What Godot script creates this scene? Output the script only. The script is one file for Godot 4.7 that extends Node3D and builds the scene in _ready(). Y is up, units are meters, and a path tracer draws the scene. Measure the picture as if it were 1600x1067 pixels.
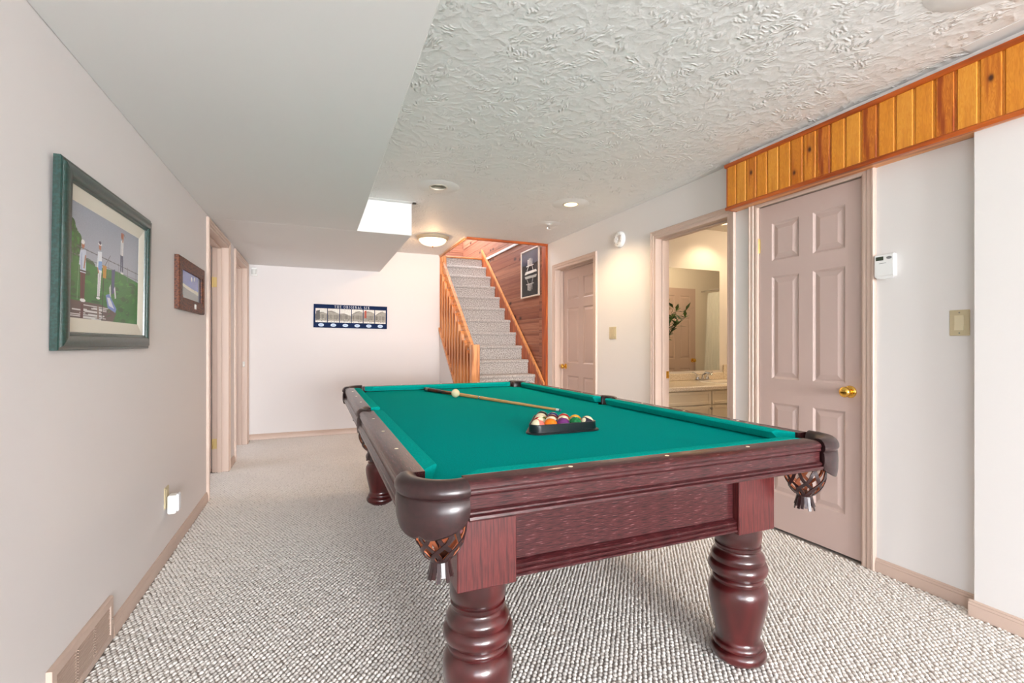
extends Node3D
# Basement games room with a nine-foot pool table. x is right along the far wall, y up, z towards the viewer (depth d = -z).
const XL := -0.75       # face of the left wall
const XR := 2.65        # face of the right wall
const XN := 2.59        # face of its nearer, thicker stretch
const DJ := 1.12        # depth where the right wall steps
const DB := 6.50        # far wall
const DR := -8.5        # rear wall, behind the viewer
const CY := 2.40        # ceiling
const SY := 2.12        # underside of the soffit
const XS := 1.59        # end of the far wall, left side of the stairs
const DO := 5.28        # front edge of the stair opening
var M := {}
var taken := {}
var rng := RandomNumberGenerator.new()

# ---------------------------------------------------------------- helpers
func mb() -> SurfaceTool:
	var st := SurfaceTool.new()
	st.begin(Mesh.PRIMITIVE_TRIANGLES)
	st.set_smooth_group(-1)
	return st

func commit(st: SurfaceTool) -> ArrayMesh:
	st.generate_normals()
	return st.commit()

func put(mesh: Mesh, called: String, m: Material, parent: Node3D) -> MeshInstance3D:
	var o := MeshInstance3D.new()
	o.name = called
	o.mesh = mesh
	o.material_override = m
	parent.add_child(o, true)
	return o

func obj(called: String, st: SurfaceTool, m: Material, parent: Node3D) -> MeshInstance3D:
	return put(commit(st), called, m, parent)

func numbered(called: String) -> String:
	var n: int = taken.get(called, 0)
	taken[called] = n + 1
	return called if n == 0 else "%s_%03d" % [called, n]

func tag(o: Node3D, label: String, category: String, group := "", kind := "") -> void:
	o.set_meta("label", label)
	o.set_meta("category", category)
	if group: o.set_meta("group", group)
	if kind: o.set_meta("kind", kind)

func thing(called: String, label: String, category: String, at := Vector3.ZERO, turn := 0.0, group := "", kind := "") -> Node3D:
	var o := Node3D.new()
	o.name = numbered(called)
	add_child(o)
	o.position = at
	o.rotation.y = turn
	tag(o, label, category, group, kind)
	return o

func single(called: String, st: SurfaceTool, m: Material, label: String, category: String, group := "", kind := "") -> MeshInstance3D:
	var o := put(commit(st), numbered(called), m, self)
	tag(o, label, category, group, kind)
	return o

func on_right(d: float, y: float, x := XR) -> Vector3: return Vector3(x, y, -d)
const TR := -PI / 2     # local x runs towards the viewer, local z out of the right wall
const TL := PI / 2      # local x runs away from the viewer, local z out of the left wall

func tri(st: SurfaceTool, a: Vector3, b: Vector3, c: Vector3, ua := Vector2.ZERO, ub := Vector2.ZERO, uc := Vector2.ZERO) -> void:
	# a, b, c counter-clockwise seen from the front
	st.set_uv(ua); st.add_vertex(a)
	st.set_uv(uc); st.add_vertex(c)
	st.set_uv(ub); st.add_vertex(b)

func quad(st: SurfaceTool, a: Vector3, b: Vector3, c: Vector3, d: Vector3, ua := Vector2.ZERO, ub := Vector2.ZERO, uc := Vector2.ZERO, ud := Vector2.ZERO) -> void:
	tri(st, a, b, c, ua, ub, uc)
	tri(st, a, c, d, ua, uc, ud)

func uvp(p: Vector3, axis: int, g: int, off: Vector2) -> Vector2:
	var i := (axis + 1) % 3
	var j := (axis + 2) % 3
	if g == i: return Vector2(p[j], p[i]) + off
	return Vector2(p[i], p[j]) + off

func oquad(st: SurfaceTool, a: Vector3, b: Vector3, c: Vector3, d: Vector3, mid: Vector3, axis: int, g: int, off: Vector2) -> void:
	var n := (b - a).cross(c - a)
	if n.length_squared() < 1e-16: n = (c - a).cross(d - a)
	var ua := uvp(a, axis, g, off)
	var ub := uvp(b, axis, g, off)
	var uc := uvp(c, axis, g, off)
	var ud := uvp(d, axis, g, off)
	if n.dot((a + b + c + d) * 0.25 - mid) >= 0.0: quad(st, a, b, c, d, ua, ub, uc, ud)
	else: quad(st, a, d, c, b, ua, ud, uc, ub)

# box with chamfered edges; g is the axis of the grain
func cbox(st: SurfaceTool, lo: Vector3, hi: Vector3, bev := 0.002, g := 1, off := Vector2.ZERO) -> void:
	var a := Vector3(minf(lo.x, hi.x), minf(lo.y, hi.y), minf(lo.z, hi.z))
	var z := Vector3(maxf(lo.x, hi.x), maxf(lo.y, hi.y), maxf(lo.z, hi.z))
	var mid := (a + z) * 0.5
	var h := (z - a) * 0.5
	var b := minf(bev, minf(h.x, minf(h.y, h.z)) * 0.9)
	var at := func(s: Vector3, axis: int) -> Vector3:
		var e := h - Vector3(b, b, b)
		e[axis] = h[axis]
		return mid + s * e
	for axis in 3:
		var i := (axis + 1) % 3
		var j := (axis + 2) % 3
		for sg in [-1.0, 1.0]:
			var q := []
			for c in [[-1.0, -1.0], [1.0, -1.0], [1.0, 1.0], [-1.0, 1.0]]:
				var s := Vector3.ZERO
				s[axis] = sg; s[i] = c[0]; s[j] = c[1]
				q.append(at.call(s, axis))
			oquad(st, q[0], q[1], q[2], q[3], mid, axis, g, off)
			if b > 0.0:
				for s2 in [-1.0, 1.0]:
					var p := Vector3.ZERO
					p[axis] = sg; p[i] = s2; p[j] = -1.0
					var r := p
					r[j] = 1.0
					oquad(st, at.call(p, axis), at.call(r, axis), at.call(r, i), at.call(p, i), mid, axis, g, off)
	if b > 0.0:
		for sx in [-1.0, 1.0]:
			for sy in [-1.0, 1.0]:
				for sz in [-1.0, 1.0]:
					var s := Vector3(sx, sy, sz)
					var p0: Vector3 = at.call(s, 0)
					var p1: Vector3 = at.call(s, 1)
					var p2: Vector3 = at.call(s, 2)
					if (p1 - p0).cross(p2 - p0).dot(s) > 0.0: tri(st, p0, p1, p2)
					else: tri(st, p0, p2, p1)

func box(st: SurfaceTool, lo: Vector3, hi: Vector3, g := 1, off := Vector2.ZERO) -> void:
	cbox(st, lo, hi, 0.0, g, off)

# box given in x, y and depth
func wbox(st: SurfaceTool, x0: float, x1: float, y0: float, y1: float, d0: float, d1: float, bev := 0.0, g := 1) -> void:
	cbox(st, Vector3(x0, y0, -d0), Vector3(x1, y1, -d1), bev, g)

# profile prof (in U, V) drawn along W; each end is slanted by m0, m1 per unit of profile x
func extr(st: SurfaceTool, prof: PackedVector2Array, o: Vector3, u: Vector3, v: Vector3, w: Vector3, m0 := 0.0, m1 := 0.0, caps := true, g_along := true) -> void:
	var n := prof.size()
	var wn := w.normalized()
	var area := 0.0
	for i in n: area += prof[i].cross(prof[(i + 1) % n])
	var flip := (area > 0.0) != (u.cross(v).dot(w) > 0.0)
	var run := 0.0
	var groups := PackedInt32Array()
	var gid := 1
	for i in n:
		var e0 := (prof[i] - prof[(i + n - 1) % n]).normalized()
		var e1 := (prof[(i + 1) % n] - prof[i]).normalized()
		if e0.dot(e1) < 0.72: gid += 1
		groups.append(gid)
	for i in n:
		var p := prof[i]
		var q := prof[(i + 1) % n]
		var a := o + u * p.x + v * p.y
		var b := o + u * q.x + v * q.y
		var a0 := a + wn * m0 * p.x
		var b0 := b + wn * m0 * q.x
		var a1 := a + w + wn * m1 * p.x
		var b1 := b + w + wn * m1 * q.x
		var l := p.distance_to(q)
		st.set_smooth_group(groups[i])
		var ta := Vector2(run, (a0 - o).dot(wn))
		var tb := Vector2(run + l, (b0 - o).dot(wn))
		var tc := Vector2(run + l, (b1 - o).dot(wn))
		var td := Vector2(run, (a1 - o).dot(wn))
		if flip: quad(st, a0, a1, b1, b0, ta, td, tc, tb)
		else: quad(st, a0, b0, b1, a1, ta, tb, tc, td)
		run += l
	st.set_smooth_group(-1)
	if caps:
		var idx := Geometry2D.triangulate_polygon(prof)
		for k in range(0, idx.size(), 3):
			var t := [prof[idx[k]], prof[idx[k + 1]], prof[idx[k + 2]]]
			for e in 2:
				var pts := []
				for p in t:
					pts.append(o + u * p.x + v * p.y + wn * (m1 if e else m0) * p.x + (w if e else Vector3.ZERO))
				var nn: Vector3 = (pts[1] - pts[0]).cross(pts[2] - pts[0])
				if nn.dot(wn) * (1.0 if e else -1.0) > 0.0: tri(st, pts[0], pts[1], pts[2], t[0], t[1], t[2])
				else: tri(st, pts[0], pts[2], pts[1], t[0], t[2], t[1])

# turned shape: prof holds (radius, height)
func lathe(st: SurfaceTool, prof: PackedVector2Array, c := Vector3.ZERO, seg := 32, axis := Vector3.UP, a0 := 0.0, a1 := TAU) -> void:
	var bx := axis.cross(Vector3(0, 0, 1) if absf(axis.z) < 0.9 else Vector3(1, 0, 0)).normalized()
	var bz := axis.cross(bx).normalized()
	var gid := 1
	var len := 0.0
	for i in prof.size() - 1:
		var p := prof[i]
		var q := prof[i + 1]
		if i > 0 and (p - prof[i - 1]).normalized().dot((q - p).normalized()) < 0.6: gid += 1
		st.set_smooth_group(gid)
		var l := p.distance_to(q)
		for k in seg:
			var t0 := a0 + (a1 - a0) * k / seg
			var t1 := a0 + (a1 - a0) * (k + 1) / seg
			var e0 := bx * cos(t0) + bz * sin(t0)
			var e1 := bx * cos(t1) + bz * sin(t1)
			if k == seg - 1 and a1 - a0 > TAU - 0.001: e1 = bx * cos(a0) + bz * sin(a0)
			var pa := c + e0 * p.x + axis * p.y
			var pb := c + e1 * p.x + axis * p.y
			var pc := c + e1 * q.x + axis * q.y
			var pd := c + e0 * q.x + axis * q.y
			var ua := Vector2(t0 * 0.1, len)
			var ub := Vector2(t1 * 0.1, len)
			var uc := Vector2(t1 * 0.1, len + l)
			var ud := Vector2(t0 * 0.1, len + l)
			# profile rising along the axis with the solid inside: e0 -> e1 turns from bx to bz = axis x bx
			if p.x > 1e-6: tri(st, pa, pb, pc, ua, ub, uc)
			if q.x > 1e-6: tri(st, pa, pc, pd, ua, uc, ud)
		len += l
	st.set_smooth_group(-1)

func tube(st: SurfaceTool, pts: Array, r: float, seg := 10, r_end := -1.0) -> void:
	var n := pts.size()
	var prev := Vector3.ZERO
	var rings := []
	for i in n:
		var t: Vector3 = (pts[mini(i + 1, n - 1)] - pts[maxi(i - 1, 0)]).normalized()
		var s := prev - t * prev.dot(t)
		if s.length() < 0.01: s = t.cross(Vector3(0.31, 0.9, 0.2))
		s = s.normalized()
		prev = s
		var u := t.cross(s)
		var rr := r if r_end < 0.0 else lerpf(r, r_end, float(i) / (n - 1))
		var ring := []
		for k in seg: ring.append(pts[i] + (s * cos(TAU * k / seg) + u * sin(TAU * k / seg)) * rr)
		rings.append(ring)
	st.set_smooth_group(1)
	for i in n - 1:
		for k in seg:
			var m := (k + 1) % seg
			quad(st, rings[i][k], rings[i][m], rings[i + 1][m], rings[i + 1][k], Vector2(float(k) / seg, i), Vector2(float(k + 1) / seg, i), Vector2(float(k + 1) / seg, i + 1), Vector2(float(k) / seg, i + 1))
	st.set_smooth_group(-1)
	for k in range(1, seg - 1):
		tri(st, rings[0][0], rings[0][k + 1], rings[0][k])
		tri(st, rings[n - 1][0], rings[n - 1][k], rings[n - 1][k + 1])

# flat strap of width w and thickness th along pts, facing nrm
func strap(st: SurfaceTool, pts: Array, nrm: Array, w: float, th: float) -> void:
	var rows := []
	for i in pts.size():
		var t: Vector3 = (pts[mini(i + 1, pts.size() - 1)] - pts[maxi(i - 1, 0)]).normalized()
		var nn: Vector3 = nrm[i]
		var s := nn.cross(t).normalized() * w * 0.5
		var o := nn * th * 0.5
		rows.append([pts[i] - s - o, pts[i] + s - o, pts[i] + s + o, pts[i] - s + o])
	for i in pts.size() - 1:
		for k in 4:
			var m := (k + 1) % 4
			st.set_smooth_group(10 + k)
			quad(st, rows[i][k], rows[i][m], rows[i + 1][m], rows[i + 1][k])
	st.set_smooth_group(-1)
	quad(st, rows[0][3], rows[0][2], rows[0][1], rows[0][0])
	var z: Array = rows[-1]
	quad(st, z[0], z[1], z[2], z[3])

func ball_mesh(r: float, nu := 24, nv := 14) -> ArrayMesh:
	var st := mb()
	var p := PackedVector2Array()
	for i in nv + 1: p.append(Vector2(maxf(0.0, r * sin(PI * i / nv)), -r * cos(PI * i / nv)))
	lathe(st, p, Vector3.ZERO, nu)
	return commit(st)

# ---------------------------------------------------------------- pictures and patterns
func poly(im: Image, pts: Array, c: Color) -> void:
	var w := im.get_width()
	var h := im.get_height()
	var y0 := h
	var y1 := 0
	for p in pts:
		y0 = mini(y0, int(p.y * h)); y1 = maxi(y1, int(p.y * h) + 1)
	for y in range(maxi(0, y0), mini(h, y1 + 1)):
		var yy := (y + 0.5) / h
		var xs := []
		for i in pts.size():
			var a: Vector2 = pts[i]
			var b: Vector2 = pts[(i + 1) % pts.size()]
			if (a.y <= yy) != (b.y <= yy): xs.append(a.x + (yy - a.y) / (b.y - a.y) * (b.x - a.x))
		xs.sort()
		for k in range(0, xs.size() - 1, 2):
			var xa := maxi(0, roundi(xs[k] * w))
			var xb := mini(w, roundi(xs[k + 1] * w))
			if xb > xa: im.fill_rect(Rect2i(xa, y, xb - xa, 1), c)

func oval(im: Image, x: float, y: float, rx: float, ry: float, c: Color) -> void:
	var p := []
	for k in 20: p.append(Vector2(x + rx * cos(TAU * k / 20), y + ry * sin(TAU * k / 20)))
	poly(im, p, c)

func stroke(im: Image, x0: float, y0: float, x1: float, y1: float, wd: float, c: Color) -> void:
	var asp := float(im.get_width()) / im.get_height()
	var d := Vector2((x1 - x0) * asp, y1 - y0).normalized() * wd * 0.5
	var s := Vector2(-d.y / asp, d.x)
	poly(im, [Vector2(x0, y0) + s, Vector2(x1, y1) + s, Vector2(x1, y1) - s, Vector2(x0, y0) - s], c)

func speckle(im: Image, amount: float, seed_: int) -> void:
	var r := RandomNumberGenerator.new()
	r.seed = seed_
	for y in im.get_height():
		for x in im.get_width():
			var c := im.get_pixel(x, y)
			var k := 1.0 + r.randf_range(-amount, amount)
			im.set_pixel(x, y, Color(c.r * k, c.g * k, c.b * k))

func tex(im: Image) -> ImageTexture: return ImageTexture.create_from_image(im)

func noise_tex(seed_: int, freq: float, colors: Array, stops := [], size := 512, octaves := 4, kind := FastNoiseLite.TYPE_SIMPLEX_SMOOTH) -> NoiseTexture2D:
	var n := FastNoiseLite.new()
	n.seed = seed_
	n.noise_type = kind
	n.frequency = freq
	n.fractal_octaves = octaves
	var t := NoiseTexture2D.new()
	t.width = size
	t.height = size
	t.seamless = true
	t.noise = n
	if colors.size():
		var g := Gradient.new()
		var cs := PackedColorArray()
		var os := PackedFloat32Array()
		for i in colors.size():
			cs.append(colors[i])
			os.append(stops[i] if stops.size() else float(i) / (colors.size() - 1))
		g.offsets = os
		g.colors = cs
		t.color_ramp = g
	return t

func mat(c: Color, rough := 0.6, spec := 0.5) -> StandardMaterial3D:
	var m := StandardMaterial3D.new()
	m.albedo_color = c
	m.roughness = rough
	m.metallic_specular = spec
	return m

func triplanar(m: StandardMaterial3D, t: Texture2D, s: Vector3, off := Vector3.ZERO) -> StandardMaterial3D:
	m.albedo_texture = t
	m.uv1_triplanar = true
	m.uv1_scale = s
	m.uv1_offset = off
	return m

# sawn board with long grain: u across the board, v along it
func board_image(seed_: int, w: int, h: int, pale: Color, mid: Color, dark: Color, knots: Array, rings := 9.0, heart := 0.5, streak := 0.9) -> Image:
	var im := Image.create(w, h, false, Image.FORMAT_RGB8)
	var n := FastNoiseLite.new()
	n.seed = seed_
	n.frequency = 0.9
	n.fractal_octaves = 3
	for y in h:
		var v := float(y) / h
		for x in w:
			var u := float(x) / w
			var uu := u
			var kd := 0.0
			for k in knots:
				var dx: float = (u - k.x) * 1.0
				var dy: float = (v - k.y) * h / w
				var r2: float = dx * dx + dy * dy * 0.35
				uu += signf(dx) * 0.10 * exp(-r2 / 0.02)
				kd = maxf(kd, exp(-(dx * dx + dy * dy) / (k.z * k.z)))
			var wob := n.get_noise_2d(uu * 3.0, v * 2.2)
			var f := absf(uu - heart) * rings + 2.2 * wob + 1.3 * (v - 0.5) * (v - 0.5)
			var g := f - floorf(f)
			g = g * g * (3.0 - 2.0 * g) if g < 0.85 else (1.0 - g) / 0.15
			var fine := n.get_noise_2d(u * 60.0, v * 2.5) * 0.5 + 0.5
			var c := pale.lerp(mid, clampf(0.65 * g + 0.35 * fine, 0.0, 1.0))
			c = c.lerp(dark, clampf(streak * (n.get_noise_2d(u * 2.6 + 40.0, v * 0.7) + 0.08), 0.0, 1.0))
			c = c.lerp(Color(dark.r * 0.42, dark.g * 0.36, dark.b * 0.5), clampf(kd * 1.3, 0.0, 1.0))
			im.set_pixel(x, y, c)
	return im

# combed plaster: short curved ridges in daubs
func plaster_image(size: int, metres: float) -> Image:
	var n := FastNoiseLite.new()
	n.seed = 5
	n.frequency = 0.018
	n.fractal_type = FastNoiseLite.FRACTAL_RIDGED
	n.fractal_octaves = 3
	n.domain_warp_enabled = true
	n.domain_warp_amplitude = 22.0
	n.domain_warp_frequency = 0.02
	var h := PackedFloat32Array()
	h.resize(size * size)
	var base := n.get_seamless_image(size, size)
	for y in size:
		for x in size: h[y * size + x] = pow(base.get_pixel(x, y).r, 2.0) * 0.34
	var r := RandomNumberGenerator.new()
	r.seed = 31
	var px := size / metres
	for k in int(metres * metres * 150):
		var c := Vector2(r.randf(), r.randf()) * size
		var dir := r.randf_range(-0.5, 0.5) + (PI / 2 if r.randf() < 0.25 else 0.0)
		var big := r.randf_range(0.45, 1.1)
		var top := r.randf_range(0.25, 0.8) * big
		var rows := r.randi_range(4, 9)
		for s in rows:
			var o := Vector2(r.randf_range(-0.03, 0.03), (s - rows * 0.5) * r.randf_range(0.007, 0.012)) * big * px
			var bend := r.randf_range(-0.9, 0.9)
			var ln := r.randf_range(0.015, 0.055) * big * px
			var p := c + (o + Vector2(-ln * 0.5, 0)).rotated(dir)
			var steps := int(ln)
			var wd := r.randf_range(0.9, 1.9)
			for i in steps:
				var t := float(i) / maxi(1, steps - 1)
				p += Vector2.from_angle(dir + bend * (t - 0.5) * 2.0 + r.randf_range(-0.25, 0.25))
				var up := top * sin(PI * clampf(t, 0.03, 0.97)) * r.randf_range(0.55, 1.0)
				for dy in range(-2, 3):
					for dx in range(-2, 3):
						var e := exp(-(dx * dx + dy * dy) / (wd * wd))
						var ix := posmod(int(p.x) + dx, size)
						var iy := posmod(int(p.y) + dy, size)
						var at := iy * size + ix
						h[at] = maxf(h[at], 0.20 + up * e)
	var im := Image.create(size, size, false, Image.FORMAT_RF)
	for y in size:
		for x in size: im.set_pixel(x, y, Color(h[y * size + x], 0, 0))
	return im

# ---------------------------------------------------------------- materials
func wood(t: Texture2D, axis: int, tint: Color, rough: float, fine: float, along: float, coat := 0.0) -> StandardMaterial3D:
	var s := Vector3(fine, fine, fine)
	s[axis] = along
	var m := triplanar(mat(tint, rough), t, s)
	if coat > 0.0:
		m.clearcoat_enabled = true
		m.clearcoat = coat
		m.clearcoat_roughness = 0.14
	return m

func uv_wood(im: Image, tint: Color, rough := 0.4, s := Vector3(1, 1, 1)) -> StandardMaterial3D:
	var m := mat(tint, rough)
	m.albedo_texture = tex(im)
	m.uv1_scale = s
	return m

func make_materials() -> void:
	var skin := func(c: Color, rough: float, relief: float) -> StandardMaterial3D:
		return mat(c, rough, 0.22)
	M.wall = skin.call(Color(0.91, 0.888, 0.88), 0.85, 0.06)
	M.wall_white = skin.call(Color(0.925, 0.91, 0.897), 0.85, 0.06)
	M.soffit = skin.call(Color(0.94, 0.935, 0.925), 0.85, 0.06)
	M.bath_wall = skin.call(Color(0.91, 0.88, 0.84), 0.6, 0.05)
	M.smooth_ceiling = mat(Color(0.925, 0.925, 0.915), 0.7)
	M.ceiling = mat(Color(0.925, 0.925, 0.915), 0.62)
	M.ceiling.heightmap_enabled = true
	M.ceiling.heightmap_texture = tex(plaster_image(1024, 2.2))
	M.ceiling.heightmap_scale = 0.85
	M.ceiling.uv1_scale = Vector3.ONE / 2.2
	M.trim = mat(Color(0.815, 0.72, 0.66), 0.42)
	M.door = mat(Color(0.79, 0.70, 0.665), 0.42)
	M.white_plastic = mat(Color(0.95, 0.95, 0.94), 0.35)
	M.almond = mat(Color(0.80, 0.74, 0.60), 0.4)
	M.hinge_brass = mat(Color(0.86, 0.76, 0.52), 0.3)
	M.hinge_brass.metallic = 0.8
	M.brass = mat(Color(0.93, 0.74, 0.36), 0.18)
	M.brass.metallic = 1.0
	M.chrome = mat(Color(0.85, 0.85, 0.86), 0.08)
	M.chrome.metallic = 1.0
	M.steel = mat(Color(0.6, 0.58, 0.55), 0.35)
	M.steel.metallic = 1.0
	M.mirror = mat(Color(0.9, 0.9, 0.86), 0.015)
	M.mirror.metallic = 1.0
	M.glass = mat(Color(1, 1, 1, 0.06), 0.02)
	M.glass.transparency = BaseMaterial3D.TRANSPARENCY_ALPHA
	M.black = mat(Color(0.05, 0.05, 0.055), 0.35)
	M.lcd = mat(Color(0.22, 0.26, 0.2), 0.25)
	M.grey_key = mat(Color(0.5, 0.5, 0.5), 0.4)
	M.backing = mat(Color(0.70, 0.665, 0.635), 0.95, 0.2)
	M.loop = mat(Color(0.96, 0.945, 0.93), 0.9, 0.25)
	M.loop.vertex_color_use_as_albedo = true
	M.stair_carpet = triplanar(mat(Color(1, 1, 1), 0.95, 0.2), noise_tex(11, 0.055, [Color(0.60, 0.57, 0.54), Color(0.74, 0.71, 0.685), Color(0.82, 0.795, 0.77)], [0.2, 0.5, 0.8], 512, 2), Vector3.ONE * 1.8)
	M.stair_carpet.heightmap_enabled = true
	M.stair_carpet.heightmap_texture = noise_tex(11, 0.055, [], [], 512, 2)
	M.stair_carpet.heightmap_scale = 0.5
	# mahogany stain over oak: dark ground, pale pores
	var mah := noise_tex(21, 0.02, [Color(0.12, 0.042, 0.047), Color(0.225, 0.08, 0.09), Color(0.29, 0.11, 0.117), Color(0.25, 0.09, 0.096), Color(0.50, 0.37, 0.375)], [0.15, 0.42, 0.58, 0.74, 0.92], 512, 5)
	for a in 3:
		M["mahogany%d" % a] = wood(mah, a, Color(1, 1, 1), 0.46, 24.0, 1.6, 0.6)
		M["mahogany%d" % a].metallic_specular = 0.3
	var red := noise_tex(22, 0.02, [Color(0.34, 0.11, 0.10), Color(0.50, 0.20, 0.18), Color(0.58, 0.26, 0.23), Color(0.44, 0.16, 0.14)], [0.15, 0.45, 0.6, 0.85], 512, 5)
	M.block = wood(red, 1, Color(0.66, 0.56, 0.60), 0.38, 13.0, 0.7, 0.25)
	M.leg = wood(noise_tex(23, 0.015, [Color(0.16, 0.045, 0.045), Color(0.27, 0.075, 0.078), Color(0.35, 0.11, 0.11)], [0.2, 0.5, 0.85], 256, 3), 1, Color(1, 1, 1), 0.28, 2.5, 0.4, 0.7)
	M.leather = triplanar(mat(Color(1, 1, 1), 0.33), noise_tex(24, 0.03, [Color(0.13, 0.06, 0.062), Color(0.20, 0.095, 0.097)], [0.25, 0.75], 256, 3), Vector3.ONE * 6.0)
	M.leather.clearcoat_enabled = true
	M.leather.clearcoat = 0.25
	M.leather.clearcoat_roughness = 0.22
	M.dark_leather = mat(Color(0.13, 0.075, 0.07), 0.4)
	M.tan_leather = mat(Color(0.72, 0.40, 0.25), 0.6)
	M.cloth = triplanar(mat(Color(1, 1, 1), 0.95, 0.08), noise_tex(25, 0.12, [Color(0.0, 0.60, 0.57), Color(0.0, 0.65, 0.62)], [0.3, 0.7], 512, 4), Vector3.ONE * 3.0)
	M.maple = mat(Color(0.88, 0.68, 0.42), 0.25)
	M.cushion = triplanar(mat(Color(1, 1, 1), 0.95, 0.08), noise_tex(29, 0.12, [Color(0.02, 0.645, 0.60), Color(0.03, 0.69, 0.645)], [0.3, 0.7], 256, 4), Vector3.ONE * 3.0)  # lighter than the bed cloth: light caught by the cushion tops, put into the colour
	M.sight = mat(Color(0.93, 0.88, 0.76), 0.3)
	M.rack = mat(Color(0.07, 0.10, 0.115), 0.3)
	# orange-stained pine, cedar boards
	var pine := noise_tex(27, 0.02, [Color(0.66, 0.40, 0.20), Color(0.87, 0.60, 0.36), Color(0.92, 0.68, 0.44)], [0.18, 0.45, 0.75], 256, 4)
	for a in 3: M["pine%d" % a] = wood(pine, a, Color(0.98, 0.93, 0.9), 0.38, 4.0, 0.35, 0.15)
	var trimw := noise_tex(28, 0.02, [Color(0.55, 0.22, 0.05), Color(0.70, 0.32, 0.09), Color(0.76, 0.38, 0.12)], [0.2, 0.5, 0.8], 256, 4)
	for a in 3: M["amber%d" % a] = wood(trimw, a, Color(1, 1, 1), 0.35, 4.0, 0.35, 0.15)

# ---------------------------------------------------------------- shared builders for the setting
const CASING := [Vector2(0, 0), Vector2(0, 0.010), Vector2(0.004, 0.0125), Vector2(0.018, 0.0125), Vector2(0.022, 0.0105), Vector2(0.027, 0.0105), Vector2(0.031, 0.016), Vector2(0.050, 0.016), Vector2(0.054, 0.020), Vector2(0.061, 0.020), Vector2(0.066, 0.014), Vector2(0.066, 0)]
const BASEBOARD := [Vector2(0, 0), Vector2(0.013, 0), Vector2(0.013, 0.044), Vector2(0.0105, 0.047), Vector2(0.0105, 0.050), Vector2(0.0125, 0.053), Vector2(0.0095, 0.058), Vector2(0.0075, 0.061), Vector2(0.009, 0.064), Vector2(0.006, 0.069), Vector2(0, 0.070)]

# casing round an opening w wide and h high: local x along the wall, z out of it
func casing(called: String, label: String, at: Vector3, turn: float, w: float, h: float, depth: float, stop_at: float) -> Node3D:
	var t := thing(called, label, "door frame", at, turn, "", "structure")
	var p := PackedVector2Array(CASING)
	var st := mb()
	extr(st, p, Vector3(0, 0, 0), Vector3.LEFT, Vector3.BACK, Vector3(0, h, 0), 0, 1)
	obj("side_casing", st, M.trim, t)
	st = mb()
	extr(st, p, Vector3(w, 0, 0), Vector3.RIGHT, Vector3.BACK, Vector3(0, h, 0), 0, 1)
	obj("side_casing", st, M.trim, t)
	st = mb()
	extr(st, p, Vector3(0, h, 0), Vector3.UP, Vector3.BACK, Vector3(w, 0, 0), -1, 1)
	obj("head_casing", st, M.trim, t)
	if depth > 0.0:
		for s in [0, 1]:
			st = mb()
			var x0: float = -0.018 if s == 0 else w
			cbox(st, Vector3(x0, 0, -depth), Vector3(x0 + 0.018, h + 0.018, 0.0), 0.001)
			var xs: float = 0.0 if s == 0 else w - 0.011
			cbox(st, Vector3(xs, 0, -stop_at - 0.035), Vector3(xs + 0.011, h, -stop_at), 0.002)
			obj("jamb", st, M.trim, t)
		st = mb()
		cbox(st, Vector3(0, h, -depth), Vector3(w, h + 0.018, 0.0), 0.001)
		cbox(st, Vector3(0.011, h - 0.011, -stop_at - 0.035), Vector3(w - 0.011, h, -stop_at), 0.002)
		obj("head_jamb", st, M.trim, t)
	return t

# six-panel door leaf: hinged edge at x = 0, face towards +z at z = 0
func six_panel(t: Node3D, w: float, h: float, both := false) -> void:
	var th := 0.035
	var s := 0.105 if w > 0.7 else 0.088
	var m := 0.1 if w > 0.7 else 0.085
	var cols := [[s, (w - m) * 0.5], [(w + m) * 0.5, w - s]]
	var rows := [[0.22, 0.78], [0.93, 1.57], [1.67, h - 0.115]]
	var st := mb()
	var faces := [0.0] if not both else [0.0, -th]
	var piece := func(x0: float, x1: float, y0: float, y1: float) -> void:
		box(st, Vector3(x0, y0, -th), Vector3(x1, y1, 0))
	piece.call(0.0, s, 0.0, h)
	piece.call(w - s, w, 0.0, h)
	piece.call(cols[0][1], cols[1][0], 0.0, h)
	for c in cols:
		var y := 0.0
		for r in rows:
			piece.call(c[0], c[1], y, r[0])
			y = r[1]
		piece.call(c[0], c[1], y, h)
	obj("door_leaf", st, M.door, t)
	for c in cols:
		for r in rows:
			st = mb()
			for z in faces:
				var sg := 1.0 if z == 0.0 else -1.0
				var steps := [[0.0, 0.0], [0.012, -0.009], [0.017, -0.009], [0.042, -0.0015]]
				var prev := []
				for e in steps:
					var i: float = e[0]
					var k: float = z + sg * e[1]
					var q := [Vector3(c[0] + i, r[0] + i, k), Vector3(c[1] - i, r[0] + i, k), Vector3(c[1] - i, r[1] - i, k), Vector3(c[0] + i, r[1] - i, k)]
					for n in 4:
						if prev.size():
							if sg > 0: quad(st, prev[n], prev[(n + 1) % 4], q[(n + 1) % 4], q[n])
							else: quad(st, prev[(n + 1) % 4], prev[n], q[n], q[(n + 1) % 4])
					prev = q
				if sg > 0: quad(st, prev[0], prev[1], prev[2], prev[3])
				else: quad(st, prev[3], prev[2], prev[1], prev[0])
			obj("raised_panel", st, M.door, t)

func knob(t: Node3D, x: float, y: float, z := 0.0, m: Material = null) -> void:
	var st := mb()
	lathe(st, PackedVector2Array([Vector2(0.033, 0), Vector2(0.033, 0.003), Vector2(0.027, 0.008), Vector2(0.014, 0.010), Vector2(0.012, 0.024), Vector2(0.014, 0.028), Vector2(0.024, 0.033), Vector2(0.0285, 0.042), Vector2(0.0285, 0.050), Vector2(0.023, 0.058), Vector2(0.012, 0.062), Vector2(0.0, 0.063)]), Vector3(x, y, z), 28, Vector3(0, 0, 1))
	obj("knob", st, m if m else M.brass, t)

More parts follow.
